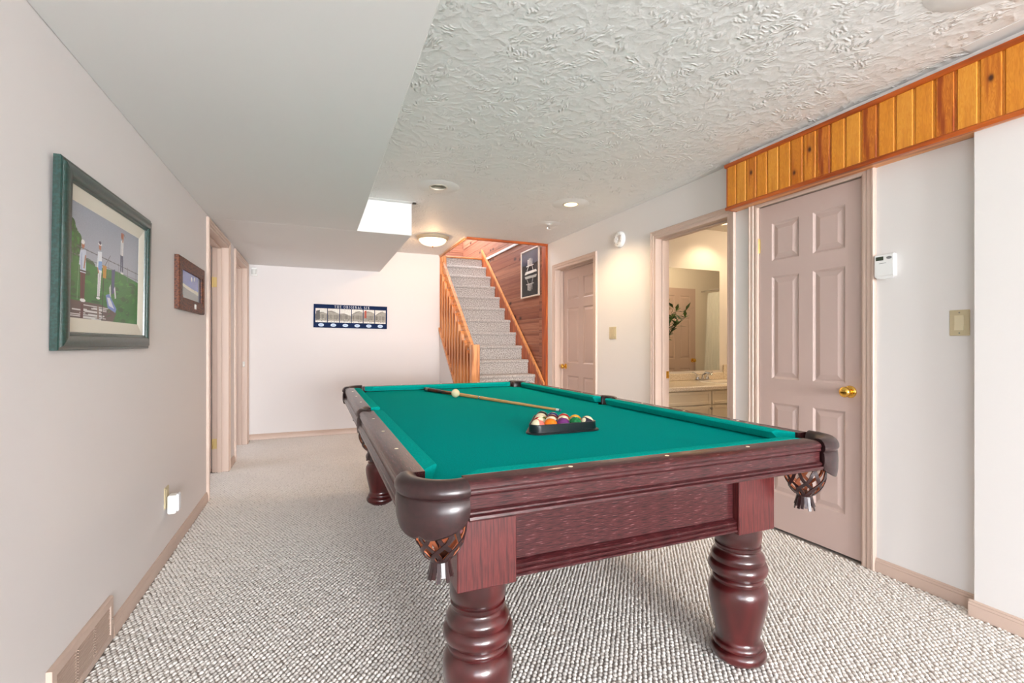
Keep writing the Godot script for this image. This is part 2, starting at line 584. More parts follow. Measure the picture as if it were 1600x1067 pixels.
func hinge(t: Node3D, x: float, y: float, z: float, side := 1.0) -> void:
	var st := mb()
	lathe(st, PackedVector2Array([Vector2(0, -0.047), Vector2(0.006, -0.047), Vector2(0.006, 0.047), Vector2(0, 0.047)]), Vector3(x, y, z + 0.004), 10)
	cbox(st, Vector3(x, y - 0.044, z - 0.001), Vector3(x + side * 0.011, y + 0.044, z + 0.0025), 0.0005)
	obj("hinge", st, M.hinge_brass, t)

func baseboard(called: String, label: String, runs: Array) -> void:
	# each run: [origin, outward direction, vector along]
	var t := thing(called, label, "baseboard", Vector3.ZERO, 0, "", "structure")
	for r in runs:
		var st := mb()
		extr(st, PackedVector2Array(BASEBOARD), r[0], r[1], Vector3.UP, r[2])
		obj("baseboard_length", st, M.trim, t)

func plate(called: String, label: String, at: Vector3, turn: float, w: float, h: float, rockers: int, group := "") -> Node3D:
	var t := thing(called, label, "light switch", at, turn, group)
	var st := mb()
	cbox(st, Vector3(-w / 2, -h / 2, 0), Vector3(w / 2, h / 2, 0.006), 0.003)
	obj("wall_plate", st, M.almond, t)
	for k in rockers:
		var x := (k - (rockers - 1) * 0.5) * 0.046
		st = mb()
		extr(st, PackedVector2Array([Vector2(0.0, -0.033), Vector2(0.011, -0.033), Vector2(0.0075, 0.0), Vector2(0.009, 0.033), Vector2(0.0, 0.033)]), Vector3(x - 0.0165, 0, 0), Vector3.BACK, Vector3.UP, Vector3(0.033, 0, 0))
		obj("rocker", st, mat(Color(0.88, 0.83, 0.70), 0.35) if rockers == 1 else M.almond, t)
	for s in [-1, 1]:
		st = mb()
		lathe(st, PackedVector2Array([Vector2(0.0032, 0.006), Vector2(0.0028, 0.0074), Vector2(0, 0.0078)]), Vector3(0, s * (h / 2 - 0.012), 0), 8, Vector3(0, 0, 1))
		obj("screw", st, M.steel, t)
	return t

func structure(called: String, st: SurfaceTool, m: Material, label: String, category: String) -> MeshInstance3D:
	return single(called, st, m, label, category, "", "structure")

func build_shell() -> void:
	var st := mb()
	wbox(st, -2.6, 6.6, -0.12, -0.002, DR - 0.15, 9.2)
	structure("floor", st, M.backing, "pale looped carpet floor running wall to wall under the pool table", "floor")
	# ceiling with the hole for the stairs; its underside is combed plaster
	var c := thing("ceiling", "white ceiling with combed plaster texture over the pool table", "ceiling", Vector3.ZERO, 0, "", "structure")
	st = mb()
	var at_d := DR - 0.15
	for row in [[[CANS[2][0]], CANS[2][1]], [[CANS[0][0], CANS[1][0]], CANS[1][1]]]:
		var dd: float = row[1]
		wbox(st, -0.9, 2.8, CY, CY + 0.28, at_d, dd - 0.085, 0.0, 0)
		var x0 := -0.9
		for x in row[0]:
			wbox(st, x0, x - 0.085, CY, CY + 0.28, dd - 0.085, dd + 0.085, 0.0, 0)
			x0 = x + 0.085
		wbox(st, x0, 2.8, CY, CY + 0.28, dd - 0.085, dd + 0.085, 0.0, 0)
		at_d = dd + 0.085
	wbox(st, -0.9, 2.8, CY, CY + 0.28, at_d, DO, 0.0, 0)
	wbox(st, -0.9, 1.60, CY, CY + 0.28, DO, DB + 0.12, 0.0, 0)
	obj("textured_plaster", st, M.ceiling, c)
	st = mb()   # smooth painted margins along the walls and the soffit
	wbox(st, XR - 0.055, XR, CY - 0.002, CY + 0.01, DJ, DO, 0.0008)
	wbox(st, XN - 0.10, XN, CY - 0.002, CY + 0.01, DR, DJ, 0.0008)
	wbox(st, 0.32, 0.355, CY - 0.002, CY + 0.01, DR, 4.22, 0.0008)
	wbox(st, 0.78, 0.815, CY - 0.002, CY + 0.01, 4.10, DB, 0.0008)
	wbox(st, 0.36, 0.82, CY - 0.002, CY + 0.01, 4.16, 4.22, 0.0008)
	obj("smooth_margin", st, M.smooth_ceiling, c)
	# soffit along the left wall, wider at the far end
	st = mb()
	wbox(st, XL, 0.32, SY, CY, DR, 4.22, 0.003)
	wbox(st, XL, 0.78, SY, CY, 4.22, DB, 0.003)
	structure("ceiling_soffit", st, M.soffit, "smooth dropped soffit boxed in along the left wall", "soffit")
	# left wall with two door openings
	st = mb()
	var t := XL - 0.12
	wbox(st, t, XL, 0, CY, DR, -3.3)
	wbox(st, t, XL, 2.05, CY, -3.3, -0.9)
	wbox(st, t, XL, 0, 0.06, -3.3, -0.9)
	wbox(st, t, XL, 0, CY, -0.9, 4.135)
	wbox(st, t, XL, 2.055, CY, 4.135, 5.005)
	wbox(st, t, XL, 0, CY, 5.005, 5.40)
	wbox(st, t, XL, 2.055, CY, 5.40, 6.255)
	wbox(st, t, XL, 0, CY, 6.255, DB + 0.12)
	structure("wall_left", st, M.wall, "long pale wall hung with the two framed pictures", "wall")
	# rooms behind that wall
	st = mb()
	for e in [[3.5, 5.2, 3.85, 4.95], [5.2, 6.7, 5.4, 6.4]]:
		wbox(st, -2.5, -2.4, 0, 0.8, e[0], e[1])
		wbox(st, -2.5, -2.4, 2.0, CY, e[0], e[1])
		wbox(st, -2.5, -2.4, 0.8, 2.0, e[0], e[2])
		wbox(st, -2.5, -2.4, 0.8, 2.0, e[3], e[1])
	wbox(st, -2.4, t, 0, CY, 3.5, 3.6)
	wbox(st, -2.4, t, 0, CY, 5.15, 5.25)
	wbox(st, -2.4, t, 0, CY, 6.6, 6.7)
	wbox(st, -2.5, t, CY, CY + 0.1, 3.5, 6.7)
	structure("wall_side_rooms", st, M.wall, "pale walls of the rooms behind the open doorways", "wall")
	st = mb()
	wbox(st, XL, XS, 0, CY, DB, DB + 0.12)
	structure("wall_back", st, M.wall, "far white wall carrying the long blue poster", "wall")
	# right wall: two doorways and a closet door, with the thicker stretch near the viewer
	st = mb()
	var r := XR + 0.13
	wbox(st, XR, r, 0, CY, DJ, 1.58)
	wbox(st, XR, r, 2.065, CY, 1.58, 2.255)
	wbox(st, XR, r, 0, CY, 2.255, 2.46)
	wbox(st, XR, r, 2.065, CY, 2.46, 3.25)
	wbox(st, XR, r, 0, CY, 3.25, 4.19)
	wbox(st, XR, r, 2.065, CY, 4.19, 5.07)
	wbox(st, XR, r, 0, CY, 5.07, DO)
	wbox(st, XN, r, 0, CY, DR, DJ, 0.003)
	structure("wall_right", st, M.wall_white, "long off-white wall with the three taupe door frames", "wall")
	st = mb()
	wbox(st, r, r + 0.05, 0, 2.1, 4.05, 5.2)
	wbox(st, r, r + 0.02, 0, 2.1, 1.58, 2.26)
	structure("wall_closets", st, M.wall, "wall behind the closed closet doors", "wall")
	# rear wall with a wide patio window, behind the viewer
	st = mb()
	wbox(st, XL, -0.45, 0, CY, DR - 0.15, DR)
	wbox(st, 2.35, XN, 0, CY, DR - 0.15, DR)
	wbox(st, -0.45, 2.35, 2.10, CY, DR - 0.15, DR)
	structure("wall_rear", st, M.wall, "pale wall around the wide patio window", "wall")
	var w := thing("window_1", "wide sliding patio window opposite the stairs", "window", Vector3(0.95, 0, -DR), 0, "", "structure")
	st = mb()
	for x in [-1.40, -0.03, 1.34]: cbox(st, Vector3(x, 0, 0.03), Vector3(x + 0.06, 2.10, 0.10), 0.003)
	cbox(st, Vector3(-1.4, 0, 0.03), Vector3(1.4, 0.07, 0.10), 0.003)
	cbox(st, Vector3(-1.4, 2.03, 0.03), Vector3(1.4, 2.10, 0.10), 0.003)
	obj("window_frame", st, M.white_plastic, w)
	for s in [-1, 1]:
		st = mb()
		box(st, Vector3(s * 0.685 - 0.65, 0.07, 0.06), Vector3(s * 0.685 + 0.65, 2.03, 0.066))
		obj("pane", st, M.glass, w)
	w = thing("window_5", "glazed garden door in the picture wall near the patio window", "window", Vector3(XL - 0.06, 0.06, 2.1), PI / 2, "", "structure")
	st = mb()
	for x in [-1.2, -0.03, 1.14]: cbox(st, Vector3(x, 0, -0.03), Vector3(x + 0.06, 1.99, 0.03), 0.003)
	for y in [0.0, 1.93]: cbox(st, Vector3(-1.2, y, -0.03), Vector3(1.2, y + 0.06, 0.03), 0.003)
	obj("window_frame", st, M.white_plastic, w)
	for s in [-1, 1]:
		st = mb()
		box(st, Vector3(s * 0.585 - 0.56, 0.05, -0.003), Vector3(s * 0.585 + 0.56, 1.94, 0.003))
		obj("pane", st, M.glass, w)
	for e in [["window_3", "bedroom window lighting the first open doorway", 4.40, 1.10], ["window_4", "bedroom window lighting the doorway in the far corner", 5.90, 1.0]]:
		w = thing(e[0], e[1], "window", Vector3(-2.45, 0.8, -e[2]), PI / 2, "", "structure")
		var hw: float = e[3] * 0.5
		st = mb()
		for x in [-hw, -0.02, hw - 0.04]: cbox(st, Vector3(x, 0, -0.03), Vector3(x + 0.04, 1.2, 0.03), 0.002)
		for y in [0.0, 1.16]: cbox(st, Vector3(-hw, y, -0.03), Vector3(hw, y + 0.04, 0.03), 0.002)
		obj("window_frame", st, M.white_plastic, w)
		st = mb()
		box(st, Vector3(-hw + 0.01, 0.01, -0.003), Vector3(hw - 0.01, 1.19, 0.003))
		obj("pane", st, M.glass, w)
	st = mb()
	wbox(st, -9, 11, -0.15, -0.02, DR - 12, DR - 0.16)
	wbox(st, -9, -2.65, -0.15, -0.02, DR - 0.16, 8.0)
	structure("patio", st, mat(Color(0.62, 0.60, 0.57), 0.9), "grey paved terrace outside the patio window", "terrace")
	baseboard("baseboard_left", "taupe moulded baseboard along the picture wall", [[Vector3(XL, 0, -2.33), Vector3.RIGHT, Vector3(0, 0, -(4.085 - 2.33))], [Vector3(XL, 0, -DR), Vector3.RIGHT, Vector3(0, 0, -(-3.3 - DR))], [Vector3(XL, 0, 0.9), Vector3.RIGHT, Vector3(0, 0, -2.73)], [Vector3(XL, 0, -5.055), Vector3.RIGHT, Vector3(0, 0, -0.295)]])
	baseboard("baseboard_back", "taupe moulded baseboard under the blue poster", [[Vector3(XL, 0, -DB), Vector3.BACK, Vector3(XS - XL, 0, 0)]])
	baseboard("baseboard_right", "taupe moulded baseboard stepping out below the light switch", [[Vector3(XR, 0, -DJ), Vector3.LEFT, Vector3(0, 0, -(1.532 - DJ))], [Vector3(XN, 0, -DR), Vector3.LEFT, Vector3(0, 0, -(DJ - DR) - 0.013)], [Vector3(XR, 0, -2.305), Vector3.LEFT, Vector3(0, 0, -0.105)], [Vector3(XR, 0, -3.3), Vector3.LEFT, Vector3(0, 0, -0.84)]])

func build_carpet() -> void:
	var st := mb()
	var prof := PackedVector2Array()
	for i in 5: prof.append(Vector2(maxf(0.0, cos(PI / 2 * i / 4.0)), sin(PI / 2 * i / 4.0)))
	lathe(st, prof, Vector3.ZERO, 8)
	var mesh := commit(st)
	var e1 := Vector2(sin(deg_to_rad(37.5)), cos(deg_to_rad(37.5)))
	var e2 := Vector2(e1.y, -e1.x)
	var p := 0.0190
	var q := 0.0170
	var r := RandomNumberGenerator.new()
	r.seed = 77
	var n := FastNoiseLite.new()
	n.seed = 9
	n.frequency = 0.9
	var where: Array[Transform3D] = []
	var tint := PackedColorArray()
	var yaw := atan2(e1.y, e1.x)
	for i in range(-420, 520):
		for j in range(-420, 520):
			var at := e1 * (i + (0.5 if j & 1 else 0.0)) * p + e2 * j * q
			var through := at.x < XL + 0.012 and at.x > -1.5 and (at.y > 4.16 and at.y < 4.98 or at.y > 5.43 and at.y < 6.23)
			if (at.x < XL + 0.012 and not through) or at.x > XR - 0.01 or at.y < 0.1 or at.y > DB - 0.01 or (at.y < DJ and at.x > XN - 0.01): continue
			if at.x > XS and at.y > 5.02: continue
			at += Vector2(r.randf_range(-0.0022, 0.0022), r.randf_range(-0.0022, 0.0022))
			var b := Basis(Vector3.UP, yaw + r.randf_range(-0.3, 0.3))
			b = b * Basis(Vector3(0, 0, 1), r.randf_range(0.10, 0.34))
			b = b.scaled_local(Vector3(0.0104 * r.randf_range(0.9, 1.12), 0.0075 * r.randf_range(0.75, 1.2), 0.0082 * r.randf_range(0.88, 1.1)))
			where.append(Transform3D(b, Vector3(at.x, -0.0035, -at.y)))
			var k := 0.90 + 0.06 * r.randf() + 0.05 * n.get_noise_2d(at.x, at.y)
			tint.append(Color(k, k * 0.985, k * 0.965))
	var mm := MultiMesh.new()
	mm.transform_format = MultiMesh.TRANSFORM_3D
	mm.use_colors = true
	mm.mesh = mesh
	mm.instance_count = where.size()
	for i in where.size():
		mm.set_instance_transform(i, where[i])
		mm.set_instance_color(i, tint[i])
	var o := MultiMeshInstance3D.new()
	o.name = "carpet"
	o.multimesh = mm
	o.material_override = M.loop
	add_child(o)
	tag(o, "pale grey-beige looped berber carpet covering the room", "carpet", "", "stuff")

func build_doors() -> void:
	# open doorways in the left wall
	var t := casing("door_1", "taupe door frame beside the rustic picture, with brass hinges", Vector3(XL, 0, -4.155), TL, 0.83, 2.035, 0.12, 0.045)
	for y in [0.26, 1.72]:
		var hs := mb()
		cbox(hs, Vector3(0.826, y - 0.045, -0.112), Vector3(0.8305, y + 0.045, -0.082), 0.0005)
		lathe(hs, PackedVector2Array([Vector2(0, -0.045), Vector2(0.006, -0.045), Vector2(0.006, 0.045), Vector2(0, 0.045)]), Vector3(0.823, y, -0.116), 10)
		obj("hinge", hs, M.hinge_brass, t)
	var leaf := thing("door_leaf_open", "taupe panel door swung open inside the first doorway", "door", Vector3(XL - 0.125, 0.012, -4.985), PI, "", "structure")
	six_panel(leaf, 0.80, 2.015, true)
	t = casing("door_2", "taupe door frame next to the far corner", Vector3(XL, 0, -5.42), TL, 0.815, 2.035, 0.12, 0.045)
	var st := mb()
	cbox(st, Vector3(0.811, 0.90, -0.035), Vector3(0.8155, 0.96, -0.012), 0.0005)
	obj("strike_plate", st, M.steel, t)
	# closet door beside the stairs, set deep in its frame
	t = casing("door_3", "taupe six-panel closet door set back beside the stairs", on_right(5.05, 0), TR, 0.84, 2.045, 0.13, 0.06)
	var lf := Node3D.new()
	lf.name = "leaf"
	t.add_child(lf)
	lf.position = Vector3(0.003, 0.012, -0.095)
	six_panel(lf, 0.834, 2.028)
	knob(lf, 0.065, 0.885)
	# bathroom doorway
	t = casing("door_4", "taupe frame of the open bathroom doorway", on_right(3.23, 0), TR, 0.75, 2.045, 0.13, 0.05)
	st = mb()
	cbox(st, Vector3(-0.0005, 0.87, -0.125), Vector3(0.004, 0.93, -0.10), 0.0005)
	obj("strike_plate", st, M.brass, t)
	# closet door below the valance
	t = casing("door_5", "taupe six-panel closet door with brass knob below the pine valance", on_right(2.235, 0), TR, 0.635, 2.042, 0.13, 0.045)
	lf = Node3D.new()
	lf.name = "leaf"
	t.add_child(lf)
	lf.position = Vector3(0.004, 0.014, -0.006)
	six_panel(lf, 0.626, 2.022)
	knob(lf, 0.626 - 0.062, 0.89)
	for y in [0.25, 1.78]: hinge(lf, -0.003, y, 0.002)

func build_valance() -> void:
	var v := thing("pine_valance", "varnished pine board valance above the closet door", "valance", Vector3(2.56, 2.06, -2.40), TR)
	var skins := []
	for k in 5:
		var kn := []
		if k == 1: kn = [Vector3(0.35, 0.30, 0.10)]
		if k == 3: kn = [Vector3(0.55, 0.62, 0.11)]
		var dark := Color(0.60, 0.26, 0.04) if k == 4 else Color(0.68, 0.34, 0.06)
		var pale: Color = [Color(0.90, 0.60, 0.19), Color(0.87, 0.56, 0.17), Color(0.915, 0.64, 0.24), Color(0.89, 0.59, 0.20), Color(0.85, 0.52, 0.16)][k]
		var mid: Color = [Color(0.82, 0.49, 0.11), Color(0.78, 0.44, 0.09), Color(0.86, 0.54, 0.15), Color(0.80, 0.46, 0.10), Color(0.70, 0.35, 0.06)][k]
		skins.append(uv_wood(board_image(50 + k, 96, 256, pale, mid, dark, kn, [5.0, 7.0, 4.0, 6.0, 8.0][k], [0.5, 0.2, 0.9, 0.6, 0.3][k], [0.5, 1.1, 0.5, 1.2, 2.2][k]), Color(1, 1, 1), 0.34, Vector3(1.0 / 0.0775, 1.0 / 0.31, 1)))
	var order := [0, 2, 3, 0, 2, 0, 1, 3, 4, 0, 2, 4, 0, 2, 0, 4, 2, 3]
	var w := 0.0775
	var count := 52
	var prof := PackedVector2Array([Vector2(0.0, -0.012), Vector2(0.0, 0.0), Vector2(w - 0.016, 0.0), Vector2(w - 0.0125, -0.005), Vector2(w - 0.006, -0.0055), Vector2(w - 0.002, -0.001), Vector2(w - 0.0005, -0.005), Vector2(w - 0.0005, -0.012)])
	var st := mb()
	extr(st, prof, Vector3.ZERO, Vector3.RIGHT, Vector3.BACK, Vector3(0, 0.306, 0))
	var board := commit(st)
	for k in count:
		var b := put(board, "board", skins[order[k % order.size()]], v)
		b.position = Vector3(k * w, 0, 0)
	var ln := count * w
	st = mb()
	cbox(st, Vector3(-0.012, 0.0, -0.09), Vector3(0.0, 0.306, -0.0), 0.002)
	obj("end_board", st, M.amber1, v)
	st = mb()
	cbox(st, Vector3(0.0, 0.002, -0.09), Vector3(1.278, 0.02, -0.012), 0.0)
	cbox(st, Vector3(1.278, 0.002, -0.03), Vector3(ln, 0.02, -0.012), 0.0)
	obj("underside_board", st, M.pine0, v)
	st = mb()
	extr(st, PackedVector2Array([Vector2(-0.012, 0), Vector2(0.006, 0), Vector2(0.011, 0.006), Vector2(0.011, 0.017), Vector2(0.004, 0.024), Vector2(-0.012, 0.024)]), Vector3(-0.012, -0.001, 0), Vector3.BACK, Vector3.UP, Vector3(ln + 0.012, 0, 0))
	obj("bottom_moulding", st, M.amber0, v)
	st = mb()
	extr(st, PackedVector2Array([Vector2(-0.012, 0.285), Vector2(0.006, 0.285), Vector2(0.012, 0.291), Vector2(0.016, 0.306), Vector2(-0.012, 0.306)]), Vector3(-0.018, 0, 0), Vector3.BACK, Vector3.UP, Vector3(ln + 0.018, 0, 0))
	obj("top_moulding", st, M.amber0, v)
	st = mb()
	cbox(st, Vector3(0, 0.3, -0.085), Vector3(1.278, 0.338, -0.02), 0.0)
	cbox(st, Vector3(1.278, 0.3, -0.03), Vector3(ln, 0.338, -0.02), 0.0)
	obj("cleat", st, M.wall_white, v)

# ---------------------------------------------------------------- stairs
func nose_y(k: int) -> float: return 0.193 * k if k <= 4 else 0.771 + 0.1855 * (k - 4)
func nose_d(k: int) -> float: return 5.547 + 0.2125 * (k - 4)

func build_stairs() -> void:
	var s := thing("staircase", "straight carpeted stairs climbing between the pine railing and the cedar wall", "stairs", Vector3(1.682, 0, -4.9))
	for k in range(1, 14):
		var y := nose_y(k)
		var d := nose_d(k) - 4.9
		var prof := PackedVector2Array([Vector2(d + 0.26, y), Vector2(d + 0.018, y), Vector2(d + 0.006, y - 0.004), Vector2(d, y - 0.014), Vector2(d, y - 0.030), Vector2(d + 0.006, y - 0.039), Vector2(d + 0.016, y - 0.043), Vector2(d + 0.26, y - 0.043)])
		var st := mb()
		extr(st, prof, Vector3.ZERO, Vector3.FORWARD, Vector3.UP, Vector3(2.613 - 1.682, 0, 0))
		obj("tread", st, M.stair_carpet, s)
		st = mb()
		var y0 := nose_y(k - 1) if k > 1 else 0.0
		cbox(st, Vector3(0, y0, -d - 0.022), Vector3(2.613 - 1.682, y - 0.043, -d - 0.06), 0.0)
		obj("riser", st, M.stair_carpet, s)
	var st := mb()
	var d14 := nose_d(14) - 4.9
	cbox(st, Vector3(0, nose_y(13), -d14 - 0.022), Vector3(2.613 - 1.682, nose_y(14) - 0.03, -d14 - 0.06), 0.0)
	obj("riser", st, M.stair_carpet, s)
	st = mb()
	cbox(st, Vector3(0, nose_y(14) - 0.03, -d14), Vector3(2.613 - 1.682, nose_y(14), -d14 - 0.09), 0.008)
	obj("landing_nosing", st, M.pine0, s)
	st = mb()   # skirt board with its cap against the cedar wall
	var sk := PackedVector2Array([Vector2(5.30, 0.0), Vector2(5.30, 0.64), Vector2(7.70, 0.64 + 0.873 * 2.40), Vector2(7.70, 2.40), Vector2(5.60, 0.0)])
	extr(st, sk, Vector3(2.613, 0, 0), Vector3.FORWARD, Vector3.UP, Vector3(0.018, 0, 0))
	var skb := single("skirt_board", st, M.amber1, "orange-stained skirt board rising beside the carpeted treads", "skirt board")
	st = mb()
	var cp := PackedVector2Array([Vector2(5.30, 0.642), Vector2(5.30, 0.682), Vector2(7.70, 0.682 + 0.873 * 2.40), Vector2(7.70, 0.642 + 0.873 * 2.40)])
	extr(st, cp, Vector3(2.605, 0, 0), Vector3.FORWARD, Vector3.UP, Vector3(0.030, 0, 0))
	obj("cap_strip", st, M.pine1, skb)
	# knee wall below the railing
	st = mb()
	var g := 0.873
	extr(st, PackedVector2Array([Vector2(5.09, 0), Vector2(DB, 0), Vector2(DB, 1.345), Vector2(5.09, 1.345 - g * (DB - 5.09))]), Vector3(XS, 0, 0), Vector3.FORWARD, Vector3.UP, Vector3(0.08, 0, 0))
	structure("wall_stair_side", st, M.wall, "white triangular knee wall under the stair railing", "wall")
	var r := thing("stair_railing", "knotty pine stair railing with square balusters and newel post", "railing", Vector3(1.63, 0, -5.045))
	var o := Vector3(-1.63, 0, 5.045)
	st = mb()
	cbox(st, Vector3(-0.047, 0, -0.045), Vector3(0.047, 1.155, 0.045), 0.005)
	obj("newel_post", st, M.pine1, r)
	st = mb()
	extr(st, PackedVector2Array([Vector2(5.085, 1.347 - g * (DB - 5.085)), Vector2(DB, 1.347), Vector2(DB, 1.392), Vector2(5.085, 1.392 - g * (DB - 5.085))]), o + Vector3(1.572, 0, 0), Vector3.FORWARD, Vector3.UP, Vector3(0.10, 0, 0))
	obj("bottom_rail", st, M.pine2, r)
	st = mb()
	extr(st, PackedVector2Array([Vector2(5.085, 0.955), Vector2(DB, 0.955 + g * (DB - 5.085)), Vector2(DB, 1.087 + g * (DB - 5.085)), Vector2(5.085, 1.087)]), o + Vector3(1.622, 0, 0), Vector3.FORWARD, Vector3.UP, Vector3(0.038, 0, 0))
	obj("handrail", st, M.pine2, r)
	for k in 10:
		var d := 5.17 + 0.131 * k
		st = mb()
		var y0 := 1.392 - g * (DB - d)
		var y1 := 1.092 + g * (d - 5.2)
		extr(st, PackedVector2Array([Vector2(d - 0.019, y0 - 0.02), Vector2(d + 0.019, y0 + 0.012), Vector2(d + 0.019, y1 + 0.026), Vector2(d - 0.019, y1 - 0.012)]), o + Vector3(1.583, 0, 0), Vector3.FORWARD, Vector3.UP, Vector3(0.038, 0, 0))
		obj("baluster", st, M.pine1, r)
	st = mb()
	cbox(st, Vector3(XS, 1.345, -DB + 0.012), Vector3(XS + 0.095, CY, -DB - 0.125), 0.004)
	single("wall_post", st, M.pine1, "flat pine post where the railing meets the far wall", "post")
	st = mb()
	var hp := []
	for k in 9: hp.append(Vector3(1.735, 2.16 + g * 0.18 * k, -6.66 - 0.18 * k))
	tube(st, hp, 0.024, 12)
	for k in [1, 6]:
		tube(st, [Vector3(1.665, hp[k].y - 0.07, hp[k].z), Vector3(1.735, hp[k].y - 0.06, hp[k].z), Vector3(1.735, hp[k].y - 0.01, hp[k].z)], 0.007, 8)
	single("wall_handrail", st, M.pine2, "round pine handrail on the stairwell wall past the post", "handrail")
	# stairwell shell and the floor above
	st = mb()
	wbox(st, 1.55, 1.66, 0, 3.4, DB + 0.12, 9.0)
	wbox(st, 1.55, 1.66, 3.4, 4.7, DB + 0.12, 7.3)
	wbox(st, 1.55, 1.66, 3.4, 4.7, 8.7, 9.0)
	wbox(st, 1.55, 1.66, 4.7, 5.1, DB + 0.12, 9.0)
	wbox(st, 1.50, 1.60, CY + 0.28, 5.1, DO - 0.1, DB + 0.12)
	structure("wall_stairwell", st, M.wall_white, "white wall of the stairwell behind the railing", "wall")
	st = mb()
	wbox(st, 1.60, 2.80, CY + 0.28, 5.1, DO - 0.1, DO)
	structure("wall_upper", st, M.wall_white, "white upper wall over the stair opening", "wall")
	st = mb()
	wbox(st, 1.50, 2.80, 5.1, 5.2, DO - 0.1, 9.1)
	structure("ceiling_stairwell", st, M.wall_white, "white ceiling high above the stairs", "ceiling")
	st = mb()
	wbox(st, 1.66, 2.62, 2.45, nose_y(14) - 0.005, nose_d(14) + 0.09, 8.9)
	structure("floor_landing", st, M.stair_carpet, "carpeted landing at the top of the stairs", "floor")
	var w := thing("window_2", "landing window lighting the top of the stairs", "window", Vector3(1.60, 3.4, -8.0), PI / 2, "", "structure")
	st = mb()
	for x in [-0.70, -0.02, 0.66]: cbox(st, Vector3(x, 0, -0.03), Vector3(x + 0.04, 1.3, 0.03), 0.002)
	for y in [0.0, 1.26]: cbox(st, Vector3(-0.7, y, -0.03), Vector3(0.7, y + 0.04, 0.03), 0.002)
	obj("window_frame", st, M.white_plastic, w)
	st = mb()
	box(st, Vector3(-0.69, 0.01, -0.003), Vector3(0.69, 1.29, 0.003))
	obj("pane", st, M.glass, w)
	var skins := []
	for k in 4:
		var kn := []
		for i in 4: kn.append(Vector3(rng.randf_range(0.2, 0.8), rng.randf_range(0.03, 0.97), rng.randf_range(0.06, 0.11)))
		skins.append(uv_wood(board_image(80 + k, 48, 512, [Color(0.67, 0.45, 0.34), Color(0.60, 0.37, 0.27), Color(0.70, 0.48, 0.37), Color(0.63, 0.41, 0.31)][k], [Color(0.57, 0.35, 0.25), Color(0.51, 0.29, 0.20), Color(0.60, 0.38, 0.28), Color(0.54, 0.32, 0.23)][k], Color(0.36, 0.15, 0.08), kn, 4.0 + k, 0.3 + 0.15 * k), Color(1, 1, 1), 0.5, Vector3(1.0 / 0.166, 1.0 / 3.4, 1)))
	var cw := thing("wall_cedar", "knotty cedar plank wall along the stairs behind the framed print", "wall", Vector3(2.645, 0, -DO), TR, "", "structure")
	st = mb()
	box(st, Vector3(-3.62, 0, -0.15), Vector3(0.0, 5.1, -0.02))
	obj("wall_core", st, M.wall_white, cw)
	for k in 22:
		st = mb()
		extr(st, PackedVector2Array([Vector2(0, -0.02), Vector2(0, -0.004), Vector2(0.004, 0), Vector2(0.161, 0), Vector2(0.165, -0.004), Vector2(0.165, -0.02)]), Vector3(-3.62, 0.166 * k, 0), Vector3.UP, Vector3.BACK, Vector3(3.62, 0, 0))
		obj("plank", st, skins[(k * 3 + k / 4) % 4], cw)
	var fw := thing("wall_landing", "cedar plank wall at the head of the stairs", "wall", Vector3(1.66, 2.6, -8.9), 0, "", "structure")
	st = mb()
	box(st, Vector3(0, -0.1, -0.1), Vector3(1.0, 2.5, -0.02))
	obj("wall_core", st, M.wall_white, fw)
	for k in 10:
		st = mb()
		extr(st, PackedVector2Array([Vector2(0, -0.02), Vector2(0, -0.004), Vector2(0.004, 0), Vector2(0.161, 0), Vector2(0.165, -0.004), Vector2(0.165, -0.02)]), Vector3(0, 0.166 * k, 0), Vector3.UP, Vector3.BACK, Vector3(0.985, 0, 0))
		obj("plank", st, skins[(k + 2) % 4], fw)
	st = mb()
	wbox(st, 2.622, 2.645, 2.565, 2.60, 6.0, 7.75, 0.003)
	single("ledge_moulding", st, M.wall_white, "thin white moulding across the cedar wall near the top stair", "moulding")
	st = mb()
	wbox(st, 2.625, 2.66, 0.0, CY - 0.02, 5.265, 5.38, 0.003)
	single("corner_board", st, M.amber1, "upright orange corner board between cedar wall and closet door", "trim")
	st = mb()
	wbox(st, 1.60, 2.65, 2.372, 2.404, 5.26, 5.285, 0.003)
	single("opening_trim", st, M.amber0, "orange trim strip along the head of the stair opening", "trim")
	st = mb()
	wbox(st, 1.575, 1.603, 2.385, 2.404, 5.26, DB, 0.003)
	var ot := single("opening_edge", st, M.trim, "pale edging with pine lip from the stair opening to the wall post", "trim")
	st = mb()
	wbox(st, 1.585, 1.606, 2.368, 2.386, 5.26, DB, 0.003)
	obj("pine_lip", st, M.pine2, ot)

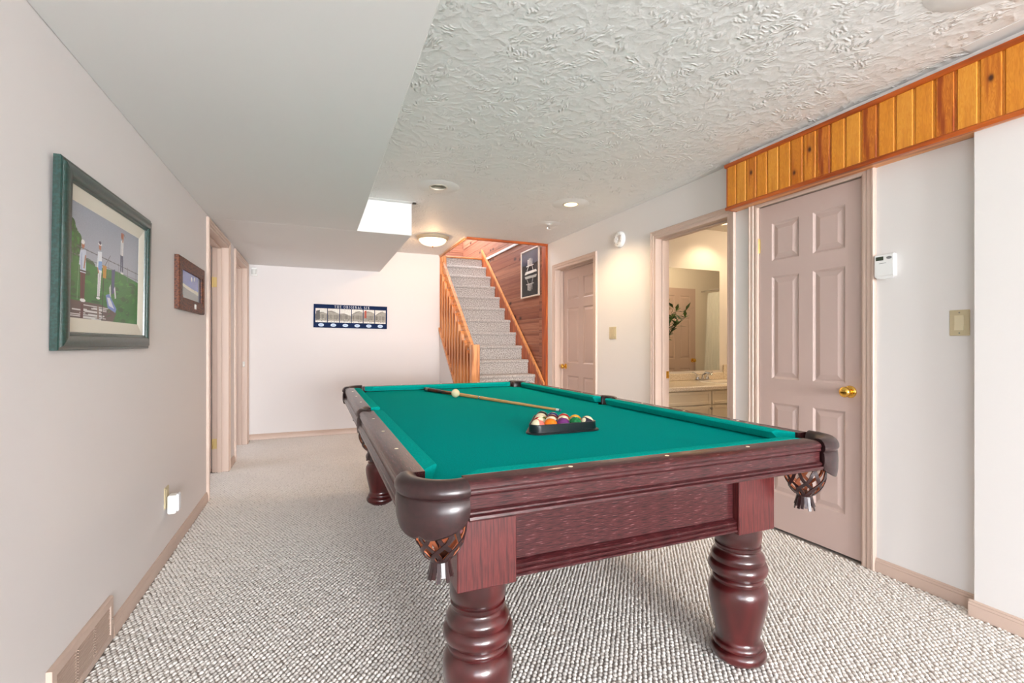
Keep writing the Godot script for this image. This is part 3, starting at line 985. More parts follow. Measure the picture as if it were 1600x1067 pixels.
# ---------------------------------------------------------------- pool table
const HX := 0.634
const HZ := 1.27
func build_table() -> void:
	var t := thing("pool_table", "nine-foot mahogany pool table with green cloth and leather net pockets", "pool table", Vector3(0.936, 0, -2.44))
	var top := 0.838
	var bed := 0.800
	# slate covered in cloth, with a notch at each pocket
	var outline := PackedVector2Array()
	var ex := HX + 0.03
	var ez := HZ + 0.03
	for c in [[1, 1], [-1, 1], [-1, -1], [1, -1]]:
		var cx: float = c[0] * (HX + 0.012)
		var cz: float = c[1] * (HZ + 0.012)
		var arc := []
		for i in 15:
			var ang := lerpf(-1.27, -3.44, i / 14.0)
			arc.append(Vector2(cx + c[0] * 0.062 * cos(ang), cz + c[1] * 0.062 * sin(ang)))
		# arc runs from below the corner to its inner side, in the first quadrant's frame
		var seq := [Vector2(c[0] * ex, c[1] * (HZ - 0.06))]
		seq.append_array(arc)
		seq.append(Vector2(c[0] * (HX - 0.06), c[1] * ez))
		if c[0] * c[1] < 0: seq.reverse()
		for p in seq: outline.append(p)
		# side pocket notches come after the second and the fourth corner
		if c[0] == -1 and c[1] == 1 or c[0] == 1 and c[1] == -1:
			for i in 11:
				var ang := lerpf(PI / 2 - 0.2, -PI / 2 + 0.2, i / 10.0) if c[0] == -1 else lerpf(PI * 1.5 - 0.2, PI / 2 + 0.2, i / 10.0)
				outline.append(Vector2(c[0] * (HX + 0.045), 0) + Vector2(cos(ang), sin(ang)) * 0.058)
	var st := mb()
	extr(st, outline, Vector3(0, bed - 0.028, 0), Vector3.RIGHT, Vector3.BACK, Vector3(0, 0.028, 0))
	obj("bed_cloth", st, M.cloth, t)
	# rails: profile measured outwards from the cushion's nose
	var woodp := PackedVector2Array([Vector2(0.047, top - 0.03), Vector2(0.047, top), Vector2(0.094, top), Vector2(0.102, top - 0.003), Vector2(0.109, top - 0.009), Vector2(0.1115, top - 0.017), Vector2(0.1085, top - 0.021), Vector2(0.1085, top - 0.025), Vector2(0.1105, top - 0.029), Vector2(0.106, top - 0.034), Vector2(0.104, top - 0.036), Vector2(0.104, top - 0.066), Vector2(0.108, top - 0.068), Vector2(0.113, top - 0.071), Vector2(0.1135, top - 0.075), Vector2(0.1105, top - 0.078), Vector2(0.1165, top - 0.081), Vector2(0.118, top - 0.087), Vector2(0.115, top - 0.092), Vector2(0.060, top - 0.092), Vector2(0.060, top - 0.05)])
	var cush := PackedVector2Array([Vector2(0.047, bed + 0.004), Vector2(0.016, bed + 0.004), Vector2(0.004, bed + 0.024), Vector2(0.0, bed + 0.031), Vector2(0.0015, bed + 0.0355), Vector2(0.006, bed + 0.0385), Vector2(0.014, bed + 0.0396), Vector2(0.047, top + 0.0002)])
	var runs := []      # [origin on the nose line, outward, along unit, length of wood, offset of wood start, half = which ends are corners]
	runs.append([Vector3(0, 0, HZ), Vector3.BACK, Vector3.RIGHT, -HX, HX])
	runs.append([Vector3(0, 0, -HZ), Vector3.FORWARD, Vector3.RIGHT, -HX, HX])
	for s in [-1.0, 1.0]:
		runs.append([Vector3(s * HX, 0, 0), Vector3(s, 0, 0), Vector3.BACK, -HZ, 0.0])
		runs.append([Vector3(s * HX, 0, 0), Vector3(s, 0, 0), Vector3.BACK, 0.0, HZ])
	for r in runs:
		var a: float = r[3]
		var b: float = r[4]
		var wa := a + (0.027 if a != 0.0 else 0.058)
		var wb := b - (0.027 if b != 0.0 else 0.058)
		st = mb()
		extr(st, woodp, r[0] + r[2] * wa, r[1], Vector3.UP, r[2] * (wb - wa))
		var rail := obj("rail", st, M.mahogany0 if r[2].x != 0.0 else M.mahogany2, t)
		var ca := a + (0.097 if a != 0.0 else 0.066)
		var cb := b - (0.097 if b != 0.0 else 0.066)
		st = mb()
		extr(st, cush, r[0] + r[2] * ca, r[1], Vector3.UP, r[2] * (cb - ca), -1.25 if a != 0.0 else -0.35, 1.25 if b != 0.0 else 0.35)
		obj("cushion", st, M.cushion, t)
		for q in [0.25, 0.5, 0.75]:
			st = mb()
			lathe(st, PackedVector2Array([Vector2(0.0062, -0.001), Vector2(0.0058, 0.0008), Vector2(0, 0.001)]), r[0] + r[1] * 0.074 + r[2] * lerpf(a, b, q) + Vector3(0, top, 0), 12)
			obj("sight", st, M.sight, rail)
	# frame below the rails
	st = mb()
	for s in [-1.0, 1.0]:
		cbox(st, Vector3(s * (HX - 0.06), 0.745, -HZ - 0.03), Vector3(s * (HX + 0.075), 0.772, HZ + 0.03), 0.0)
		cbox(st, Vector3(-HX + 0.06, 0.7452, s * (HZ - 0.06)), Vector3(HX - 0.06, 0.7718, s * (HZ + 0.075)), 0.0)
	cbox(st, Vector3(-HX + 0.06, 0.75, -HZ + 0.06), Vector3(HX - 0.06, 0.771, HZ - 0.06), 0.0)
	obj("slate_frame", st, M.dark_leather, t)
	# cabinet panels with moulded foot
	var mould := PackedVector2Array([Vector2(0, 0), Vector2(0.022, 0), Vector2(0.022, 0.006), Vector2(0.017, 0.010), Vector2(0.020, 0.014), Vector2(0.020, 0.019), Vector2(0.013, 0.023), Vector2(0.016, 0.027), Vector2(0.016, 0.032), Vector2(0.009, 0.037), Vector2(0.004, 0.041), Vector2(0, 0.042)])
	for s in [-1.0, 1.0]:
		st = mb()
		cbox(st, Vector3(-0.42, 0.505, s * 1.192), Vector3(0.42, 0.746, s * 1.165), 0.0)
		var p := obj("end_panel", st, M.mahogany0, t)
		st = mb()
		extr(st, mould, Vector3(-0.419, 0.507, s * 1.192), Vector3(0, 0, s), Vector3.UP, Vector3(0.838, 0, 0))
		obj("panel_moulding", st, M.mahogany0, p)
		st = mb()
		cbox(st, Vector3(s * 0.565, 0.505, -1.05), Vector3(s * 0.538, 0.746, 1.05), 0.0)
		p = obj("side_panel", st, M.mahogany2, t)
		st = mb()
		extr(st, mould, Vector3(s * 0.565, 0.507, -1.049), Vector3(s, 0, 0), Vector3.UP, Vector3(0, 0, 2.098))
		obj("panel_moulding", st, M.mahogany2, p)
	# turned legs under square blocks
	var lp := PackedVector2Array([Vector2(0, 0), Vector2(0.062, 0.0), Vector2(0.068, 0.012), Vector2(0.088, 0.018), Vector2(0.0955, 0.028), Vector2(0.0965, 0.042), Vector2(0.091, 0.054), Vector2(0.083, 0.058), Vector2(0.086, 0.063), Vector2(0.087, 0.070), Vector2(0.081, 0.078), Vector2(0.076, 0.082), Vector2(0.0745, 0.094), Vector2(0.078, 0.115), Vector2(0.086, 0.150), Vector2(0.0945, 0.190), Vector2(0.100, 0.225), Vector2(0.1015, 0.252), Vector2(0.099, 0.272), Vector2(0.091, 0.286), Vector2(0.083, 0.292), Vector2(0.083, 0.297), Vector2(0.087, 0.300), Vector2(0.087, 0.308), Vector2(0.081, 0.313), Vector2(0.083, 0.318), Vector2(0.093, 0.324), Vector2(0.1005, 0.336), Vector2(0.1015, 0.350), Vector2(0.097, 0.363), Vector2(0.089, 0.369), Vector2(0.089, 0.374), Vector2(0.0925, 0.380), Vector2(0.089, 0.392), Vector2(0.080, 0.402), Vector2(0.074, 0.408), Vector2(0.0745, 0.416), Vector2(0.079, 0.419), Vector2(0.079, 0.428), Vector2(0.0745, 0.431), Vector2(0.0745, 0.437), Vector2(0.0805, 0.442), Vector2(0.0815, 0.470), Vector2(0.0815, 0.497)])
	st = mb()
	lathe(st, lp, Vector3.ZERO, 48)
	var leg := commit(st)
	st = mb()
	cbox(st, Vector3(-0.0855, 0.495, -0.0855), Vector3(0.0855, 0.746, 0.0855), 0.003)
	var blk := commit(st)
	for sx in [-1.0, 1.0]:
		for sz in [-1.0, 1.0]:
			var l := put(leg, "leg", M.leg, t)
			l.position = Vector3(sx * 0.5045, 0, sz * 1.135)
			put(blk, "leg_block", M.block, l)
	for sx in [-1.0, 1.0]:
		for sz in [-1.0, 1.0]: pocket(t, Vector3(sx * HX, 0, sz * HZ), Vector2(sx, sz), true)
		pocket(t, Vector3(sx * (HX + 0.028), 0, 0), Vector2(sx, 0), false)

# leather pocket: rolled collar with a hanging shield, net and fringe
func pocket(t: Node3D, c: Vector3, dir: Vector2, corner: bool) -> void:
	var p := Node3D.new()
	p.name = "pocket"
	t.add_child(p, true)
	p.position = c
	var mid := atan2(dir.y, dir.x)
	var half := deg_to_rad(57.5) if corner else deg_to_rad(62.0)
	var k := 1.0 if corner else 0.74      # size of the collar
	var seg := 28
	var rings := []
	for i in seg + 1:
		var f := float(i) / seg
		var a: float = mid + lerpf(-half, half, f)
		var bot := 0.755 - (0.046 if corner else 0.03) * pow(maxf(0.0, sin(PI * f)), 0.55) + 0.008 * exp(-pow((f - 0.5) / 0.045, 2.0))
		if not corner: bot = 0.775 - 0.05 * pow(maxf(0.0, sin(PI * f)), 0.6)
		var prof := [Vector2(0.068, 0.79), Vector2(0.069, 0.822), Vector2(0.075, 0.836), Vector2(0.086, 0.8435), Vector2(0.098, 0.8455), Vector2(0.111, 0.8425), Vector2(0.121, 0.834), Vector2(0.1265, 0.823), Vector2(0.1265, 0.813), Vector2(0.123, 0.8055), Vector2(0.1195, 0.8045), Vector2(0.1195, 0.8015), Vector2(0.1225, 0.799), Vector2(0.1245, lerpf(0.799, bot, 0.35)), Vector2(0.1235, lerpf(0.799, bot, 0.7)), Vector2(0.120, bot + 0.004), Vector2(0.1175, bot), Vector2(0.114, bot + 0.003), Vector2(0.115, 0.79)]
		var ring := []
		for q in prof:
			var rr: float = q.x * k
			ring.append(Vector3(cos(a) * rr, q.y, sin(a) * rr))
		rings.append(ring)
	var st := mb()
	var n: int = rings[0].size()
	for i in seg:
		for j in n:
			var m := (j + 1) % n
			st.set_smooth_group(2 if j >= 11 and j < 15 else (3 if j >= 15 else 1))
			var a: Vector3 = rings[i][j]
			var b: Vector3 = rings[i][m]
			var d: Vector3 = rings[i + 1][m]
			var e: Vector3 = rings[i + 1][j]
			quad(st, a, e, d, b)
	st.set_smooth_group(-1)
	for e in [0, seg]:
		for j in range(1, n - 1):
			if e == 0: tri(st, rings[e][0], rings[e][j], rings[e][j + 1])
			else: tri(st, rings[e][0], rings[e][j + 1], rings[e][j])
	obj("leather_collar", st, M.leather, p)
	# dark lining of the hole
	var off := Vector3(dir.x, 0, dir.y).normalized() * (0.026 if corner else 0.015)
	st = mb()
	lathe(st, PackedVector2Array([Vector2(0.062, 0.735), Vector2(0.062, 0.795)]), off, 24, Vector3.UP, -mid - 1.9, -mid + 1.9)
	obj("pocket_lining", st, M.dark_leather, p)
	for layer in 2:
		st = mb()
		for s in [-1.0, 1.0]:
			for j in 8:
				var pts := []
				var nr := []
				for i in 11:
					var f := i / 10.0
					var a: float = TAU * (j + (0.25 if s > 0 else 0.0)) / 8.0 + s * (f * 1.35 + 0.09 * sin(f * TAU * 1.5))
					var r := 0.060 * (1.0 + 0.10 * sin(PI * minf(1.0, f * 1.6))) * (1.0 - 0.52 * pow(f, 4.5))
					r -= 0.0030 * layer
					var nn := Vector3(cos(a), -0.2 - 0.5 * f, sin(a)).normalized()
					pts.append(off + Vector3(cos(a) * r, lerpf(0.745, 0.636, f), sin(a) * r) + nn * (0.0012 * s))
					nr.append(nn)
				strap(st, pts, nr, 0.0105 if layer == 0 else 0.0095, 0.0022)
		obj("net" if layer == 0 else "net_inner_face", st, M.leather if layer == 0 else M.tan_leather, p)
	st = mb()
	lathe(st, PackedVector2Array([Vector2(0.0, 0.642), Vector2(0.022, 0.641), Vector2(0.028, 0.637), Vector2(0.026, 0.630), Vector2(0.021, 0.626)]), off, 20)
	for j in 16:
		var a: float = TAU * j / 16.0
		var e := Vector3(cos(a), 0, sin(a))
		var ln := 0.042 + 0.007 * sin(j * 2.7)
		strap(st, [off + e * 0.022 + Vector3(0, 0.630, 0), off + e * 0.026 + Vector3(0, 0.630 - ln * 0.5, 0), off + e * 0.031 + Vector3(0, 0.630 - ln, 0)], [e, e, e], 0.0095, 0.003)
	obj("fringe", st, M.leather, p)

# ---------------------------------------------------------------- things on the table
func ball(at: Vector3, label: String, c: Color, stripe: bool, turn: Vector3) -> void:
	var o := thing("billiard_ball", label, "ball", at, 0, "billiard balls in the triangle rack")
	o.rotation = turn
	var r := 0.0286
	var body := PackedVector2Array()
	var ivory := mat(Color(0.93, 0.88, 0.74), 0.12)
	var dye := mat(c, 0.12)
	var arcs := [[-90, -33, 0], [-33, 33, 1], [33, 90, 0]] if stripe else [[-90, 90, 1]]
	for e in arcs:
		var p := PackedVector2Array()
		var n := 6 if stripe else 16
		for i in n + 1:
			var a: float = deg_to_rad(lerpf(e[0], e[1], float(i) / n))
			p.append(Vector2(maxf(0.0, r * cos(a)), r * sin(a)))
		var st := mb()
		lathe(st, p, Vector3.ZERO, 28)
		obj(("stripe" if e[2] else "ivory_cap") if stripe else "ball_body", st, dye if e[2] else ivory, o)
	for s in [-1.0, 1.0]:      # number spots
		var st := mb()
		var p := PackedVector2Array()
		for i in 4:
			var a := lerpf(0.42, 0.0, i / 3.0)
			p.append(Vector2(maxf(0.0, (r + 0.0002) * sin(a)), (r + 0.0002) * cos(a)))
		lathe(st, p, Vector3.ZERO, 14, Vector3(s, 0, 0))
		obj("number_spot", st, ivory, o)

func build_game() -> void:
	var bed := 0.8003
	var fx := 0.942
	var fd := 1.690
	var yellow := Color(0.93, 0.68, 0.10)
	var blue := Color(0.08, 0.14, 0.42)
	var red := Color(0.78, 0.12, 0.10)
	var purple := Color(0.42, 0.16, 0.42)
	var orange := Color(0.93, 0.47, 0.07)
	var green := Color(0.02, 0.42, 0.22)
	var maroon := Color(0.45, 0.10, 0.10)
	var black := Color(0.03, 0.03, 0.03)
	var up := Vector3(0, 0.3, 1.3)
	var side := Vector3(1.2, 0.4, 0.2)
	var front := Vector3(0.3, -1.3, 0.2)
	var set_ := [
		[["ivory and pink striped ball at the left end of the rack's base row", Color(0.85, 0.45, 0.40), true, Vector3(0.15, 0.2, 1.2)], ["solid orange ball in the rack's base row", orange, false, up], ["solid purple ball in the rack's base row", purple, false, up], ["solid green ball in the rack's base row", green, false, up], ["ivory and dark grey striped ball at the right end of the rack's base row", Color(0.16, 0.14, 0.2), true, Vector3(0.1, 0.3, -0.5)]],
		[["ivory and red striped ball behind the pale corner ball", red, true, side], ["navy and ivory striped ball behind the orange ball", blue, true, Vector3(0.2, 0.1, 0.25)], ["ivory ball with orange stripe behind the purple ball", orange, true, Vector3(0.5, 0.2, 0.4)], ["solid yellow ball behind the green ball", yellow, false, up]],
		[["ivory ball with green stripe and number spot in the rack's third row", Color(0.35, 0.5, 0.15), true, front], ["solid maroon ball in the rack's third row", maroon, false, up], ["solid red ball in the rack's third row", red, false, up]],
		[["yellow striped ball in the rack's fourth row", yellow, true, Vector3(0.1, 0, 0.1)], ["solid dark blue ball in the rack's fourth row", blue, false, up]],
		[["solid black ball at the apex of the rack", black, false, up]]]
	var p := 0.0574
	for r in 5:
		for k in set_[r].size():
			var b: Array = set_[r][k]
			ball(Vector3(fx + (k - (4 - r) * 0.5) * p, bed + 0.0286, -(fd + 0.042 + r * p * 0.8662)), b[0], b[1], b[2], b[3])
	# triangle rack: rounded triangle wall on a flat foot
	var t := thing("ball_rack", "black plastic triangle rack filled with billiard balls", "rack", Vector3(fx, bed, -(fd + 0.042)))
	var tri_loop := func(grow: float, y: float) -> Array:
		var a := [Vector2(-2 * p, 0), Vector2(2 * p, 0), Vector2(0, -4 * p * 0.8662)]
		var out := []
		var base_ang := [PI * 0.5 + PI / 3 * 2, PI * 0.5, -PI / 6]
		for i in 3:
			# each corner sweeps 120 degrees
			var a0: float = [PI * 7 / 6, PI / 2, -PI / 6][i]
			for j in 7:
				var ang := a0 - (PI * 2 / 3) * j / 6.0
				out.append(Vector3(a[i].x + cos(ang) * grow, y, a[i].y + sin(ang) * grow))
		return out
	var levels := [tri_loop.call(0.0300, 0.0), tri_loop.call(0.0295, 0.036), tri_loop.call(0.0305, 0.038), tri_loop.call(0.0350, 0.038), tri_loop.call(0.0360, 0.036), tri_loop.call(0.0372, 0.007), tri_loop.call(0.0470, 0.006), tri_loop.call(0.0490, 0.004), tri_loop.call(0.0490, 0.0)]
	var st := mb()
	for i in levels.size() - 1:
		var a: Array = levels[i]
		var b: Array = levels[i + 1]
		for j in a.size():
			var m := (j + 1) % a.size()
			st.set_smooth_group(20 + i)
			quad(st, a[j], b[j], b[m], a[m])
	obj("frame", st, M.rack, t)
	# cue and cue ball
	var A := Vector3(0.772, bed + 0.0148, -3.615)
	var B := Vector3(1.205, bed + 0.0066, -2.243)
	var q := thing("pool_cue", "wooden pool cue with dark butt lying across the green cloth", "pool cue", A)
	var axis := (B - A).normalized()
	var ln := A.distance_to(B)
	var rad := func(s: float) -> float: return lerpf(0.0145, 0.0063, s / ln)
	var butt_img := Image.create(64, 256, false, Image.FORMAT_RGB8)
	butt_img.fill(Color(0.36, 0.13, 0.06))
	for k in 4:
		poly(butt_img, [Vector2(k * 0.25, 0.42), Vector2(k * 0.25 + 0.125, 0.98), Vector2(k * 0.25 + 0.25, 0.42)], Color(0.17, 0.08, 0.05))
		poly(butt_img, [Vector2(k * 0.25 + 0.05, 1.0), Vector2(k * 0.25 + 0.125, 0.5), Vector2(k * 0.25 + 0.2, 1.0)], Color(0.80, 0.50, 0.22))
	var maple: Material = M.maple
	for e in [[0.0, 0.022, "bumper", M.black], [0.022, 0.055, "butt_cap", M.steel], [0.055, 0.42, "butt", null], [0.42, 0.70, "forearm", maple], [0.70, 0.716, "joint_collar", M.chrome], [0.716, ln - 0.030, "shaft", maple], [ln - 0.030, ln - 0.008, "ferrule", M.white_plastic], [ln - 0.008, ln, "tip", mat(Color(0.25, 0.35, 0.5), 0.8)]]:
		st = mb()
		var s0: float = e[0]
		var s1: float = e[1]
		lathe(st, PackedVector2Array([Vector2(0, s0), Vector2(rad.call(s0), s0), Vector2(rad.call(s1), s1), Vector2(0, s1)]), Vector3.ZERO, 18, axis)
		var m: Material = e[3]
		if m == null:
			var bm := mat(Color(1, 1, 1), 0.2)
			bm.albedo_texture = tex(butt_img)
			bm.uv1_scale = Vector3(1.0 / 0.628, 1.0 / 0.39, 1)
			m = bm
		obj(e[2], st, m, q)
	var cb := put(ball_mesh(0.0286), numbered("cue_ball"), mat(Color(0.93, 0.87, 0.70), 0.1), self)
	cb.position = Vector3(0.868, bed + 0.0286, -3.105)
	tag(cb, "plain ivory cue ball lying beside the cue", "ball")

# ---------------------------------------------------------------- pictures
func frame_bars(t: Node3D, w: float, h: float, prof: PackedVector2Array, m: Material, called := "frame_bar") -> void:
	# profile x runs inwards from the outer edge, y out from the wall; mitred corners
	var s := [[Vector3(0, 0, 0), Vector3.UP, Vector3(w, 0, 0)], [Vector3(w, 0, 0), Vector3.LEFT, Vector3(0, h, 0)], [Vector3(w, h, 0), Vector3.DOWN, Vector3(-w, 0, 0)], [Vector3(0, h, 0), Vector3.RIGHT, Vector3(0, -h, 0)]]
	for e in s:
		var st := mb()
		extr(st, prof, e[0], e[1], Vector3.BACK, e[2], 1, -1)
		obj(called, st, m, t)

func picture(t: Node3D, x0: float, y0: float, x1: float, y1: float, z: float, im: Image, rough := 0.35, th := 0.002, called := "print") -> void:
	var st := mb()
	box(st, Vector3(x0, y0, z - th), Vector3(x1, y1, z - 0.0003))
	obj(called + "_backing", st, M.wall_white, t)
	st = mb()
	quad(st, Vector3(x0, y0, z), Vector3(x1, y0, z), Vector3(x1, y1, z), Vector3(x0, y1, z), Vector2(0, 1), Vector2(1, 1), Vector2(1, 0), Vector2(0, 0))
	var m := mat(Color(1, 1, 1), rough)
	m.albedo_texture = tex(im)
	m.texture_repeat = false
	obj(called, st, m, t)

func golf_image() -> Image:
	var im := Image.create(480, 320, false, Image.FORMAT_RGB8)
	im.fill(Color(0.66, 0.69, 0.74))
	var V := func(a: Array) -> Array:
		var o := []
		for i in range(0, a.size(), 2): o.append(Vector2(a[i], a[i + 1]))
		return o
	for k in 26:
		var r := RandomNumberGenerator.new()
		r.seed = 300 + k
		oval(im, r.randf_range(0.0, 0.09), r.randf_range(0.20, 0.50), 0.035, 0.045, Color(0.10, r.randf_range(0.28, 0.42), 0.10))
	oval(im, 0.2, 0.50, 0.10, 0.05, Color(0.14, 0.32, 0.14))
	poly(im, V.call([0, 0.46, 0.3, 0.50, 0.62, 0.47, 1, 0.52, 1, 1, 0, 1]), Color(0.10, 0.46, 0.12))
	for k in 70:
		var r := RandomNumberGenerator.new()
		r.seed = 500 + k
		var x := r.randf()
		var y := r.randf_range(0.54, 0.98)
		oval(im, x, y, r.randf_range(0.02, 0.07), r.randf_range(0.008, 0.03), Color(0.05, 0.30, 0.07).lerp(Color(0.20, 0.56, 0.16), r.randf()))
	poly(im, V.call([0, 0.84, 0.38, 0.84, 0.62, 0.90, 0.56, 1, 0, 1]), Color(0.36, 0.28, 0.26))
	for k in 16:
		var r := RandomNumberGenerator.new()
		r.seed = 700 + k
		stroke(im, r.randf_range(0, 0.4), 0.87 + 0.008 * k, r.randf_range(0.05, 0.5), 0.87 + 0.008 * k, 0.011, Color(0.86, 0.86, 0.86))
	for k in 7: stroke(im, 0.02 + k * 0.155, 0.36 + k * 0.006, 0.02 + k * 0.155, 0.53 + k * 0.004, 0.008, Color(0.42, 0.42, 0.46))
	stroke(im, 0, 0.37, 1, 0.42, 0.008, Color(0.35, 0.35, 0.38))
	stroke(im, 0, 0.45, 1, 0.49, 0.006, Color(0.45, 0.45, 0.48))
	var skin := Color(0.72, 0.46, 0.34)
	# golfer in maroon trousers
	poly(im, V.call([0.115, 0.58, 0.175, 0.58, 0.168, 0.82, 0.120, 0.82]), Color(0.36, 0.06, 0.08))
	poly(im, V.call([0.112, 0.40, 0.178, 0.38, 0.182, 0.59, 0.112, 0.59]), Color(0.82, 0.86, 0.93))
	oval(im, 0.143, 0.345, 0.018, 0.035, skin)
	oval(im, 0.141, 0.322, 0.021, 0.021, Color(0.94, 0.94, 0.94))
	oval(im, 0.15, 0.832, 0.034, 0.016, Color(0.95, 0.95, 0.95))
	stroke(im, 0.10, 0.52, 0.085, 0.83, 0.006, Color(0.55, 0.75, 0.6))
	stroke(im, 0.175, 0.43, 0.158, 0.55, 0.02, skin)
	# golfer in white with a hat
	poly(im, V.call([0.335, 0.53, 0.385, 0.53, 0.365, 0.77, 0.33, 0.77]), Color(0.90, 0.90, 0.92))
	poly(im, V.call([0.33, 0.35, 0.385, 0.34, 0.388, 0.54, 0.335, 0.54]), Color(0.93, 0.95, 0.98))
	poly(im, V.call([0.336, 0.44, 0.387, 0.43, 0.387, 0.52, 0.337, 0.52]), Color(0.48, 0.66, 0.88))
	oval(im, 0.358, 0.300, 0.016, 0.032, skin)
	oval(im, 0.358, 0.275, 0.027, 0.012, Color(0.93, 0.93, 0.93))
	oval(im, 0.358, 0.262, 0.016, 0.016, Color(0.30, 0.25, 0.35))
	oval(im, 0.345, 0.785, 0.026, 0.013, Color(0.95, 0.95, 0.95))
	# player following through
	poly(im, V.call([0.665, 0.28, 0.71, 0.28, 0.715, 0.46, 0.70, 0.46, 0.69, 0.32, 0.685, 0.46, 0.67, 0.46]), Color(0.20, 0.24, 0.36))
	poly(im, V.call([0.668, 0.14, 0.715, 0.12, 0.712, 0.29, 0.668, 0.29]), Color(0.92, 0.92, 0.92))
	oval(im, 0.688, 0.085, 0.018, 0.034, Color(0.70, 0.36, 0.22))
	stroke(im, 0.70, 0.15, 0.715, 0.05, 0.022, skin)
	oval(im, 0.70, 0.475, 0.026, 0.011, Color(0.92, 0.92, 0.92))
	# folds, arms and clubs
	stroke(im, 0.148, 0.60, 0.146, 0.82, 0.012, Color(0.24, 0.03, 0.05))
	stroke(im, 0.125, 0.42, 0.130, 0.57, 0.022, Color(0.66, 0.72, 0.84))
	stroke(im, 0.118, 0.41, 0.108, 0.53, 0.03, Color(0.80, 0.84, 0.92))
	stroke(im, 0.112, 0.575, 0.181, 0.575, 0.012, Color(0.15, 0.08, 0.08))
	stroke(im, 0.355, 0.55, 0.348, 0.77, 0.010, Color(0.70, 0.70, 0.74))
	stroke(im, 0.338, 0.37, 0.328, 0.50, 0.026, Color(0.90, 0.93, 0.97))
	stroke(im, 0.328, 0.50, 0.345, 0.55, 0.02, skin)
	stroke(im, 0.715, 0.05, 0.745, 0.09, 0.006, Color(0.3, 0.3, 0.32))
	stroke(im, 0.69, 0.16, 0.688, 0.28, 0.014, Color(0.76, 0.78, 0.82))
	stroke(im, 0.145, 0.86, 0.140, 1.0, 0.05, Color(0.34, 0.13, 0.13))
	stroke(im, 0.345, 0.86, 0.350, 0.98, 0.035, Color(0.52, 0.42, 0.38))
	for k in 26:
		var r2 := RandomNumberGenerator.new()
		r2.seed = 900 + k
		oval(im, r2.randf_range(0.0, 0.10), r2.randf_range(0.19, 0.50), 0.012, 0.016, Color(0.16, r2.randf_range(0.38, 0.56), 0.14))
	for k in 60:
		var r3 := RandomNumberGenerator.new()
		r3.seed = 1200 + k
		var gx := r3.randf_range(0.45, 1.0)
		var gy := r3.randf_range(0.56, 0.97)
		stroke(im, gx, gy, gx + r3.randf_range(0.02, 0.06), gy - r3.randf_range(0.0, 0.03), 0.008, Color(0.06, 0.33, 0.08).lerp(Color(0.26, 0.60, 0.20), r3.randf()))
	# ball washer, bags
	stroke(im, 0.415, 0.55, 0.405, 0.99, 0.016, Color(0.10, 0.16, 0.12))
	poly(im, V.call([0.40, 0.46, 0.455, 0.46, 0.45, 0.58, 0.405, 0.58]), Color(0.78, 0.56, 0.16))
	stroke(im, 0.43, 0.46, 0.51, 0.34, 0.008, Color(0.4, 0.4, 0.42))
	poly(im, V.call([0.53, 0.48, 0.585, 0.46, 0.575, 0.70, 0.535, 0.72]), Color(0.22, 0.25, 0.45))
	poly(im, V.call([0.50, 0.66, 0.52, 0.62, 0.53, 0.76, 0.51, 0.76]), Color(0.85, 0.85, 0.88))
	poly(im, V.call([0.57, 0.66, 0.59, 0.63, 0.61, 0.75, 0.59, 0.76]), Color(0.85, 0.85, 0.88))
	poly(im, V.call([0.45, 0.74, 0.50, 0.72, 0.62, 0.86, 0.60, 0.90, 0.48, 0.86]), Color(0.45, 0.55, 0.80))
	poly(im, V.call([0.47, 0.76, 0.51, 0.76, 0.58, 0.86, 0.50, 0.84]), Color(0.88, 0.90, 0.96))
	speckle(im, 0.05, 4)
	return im

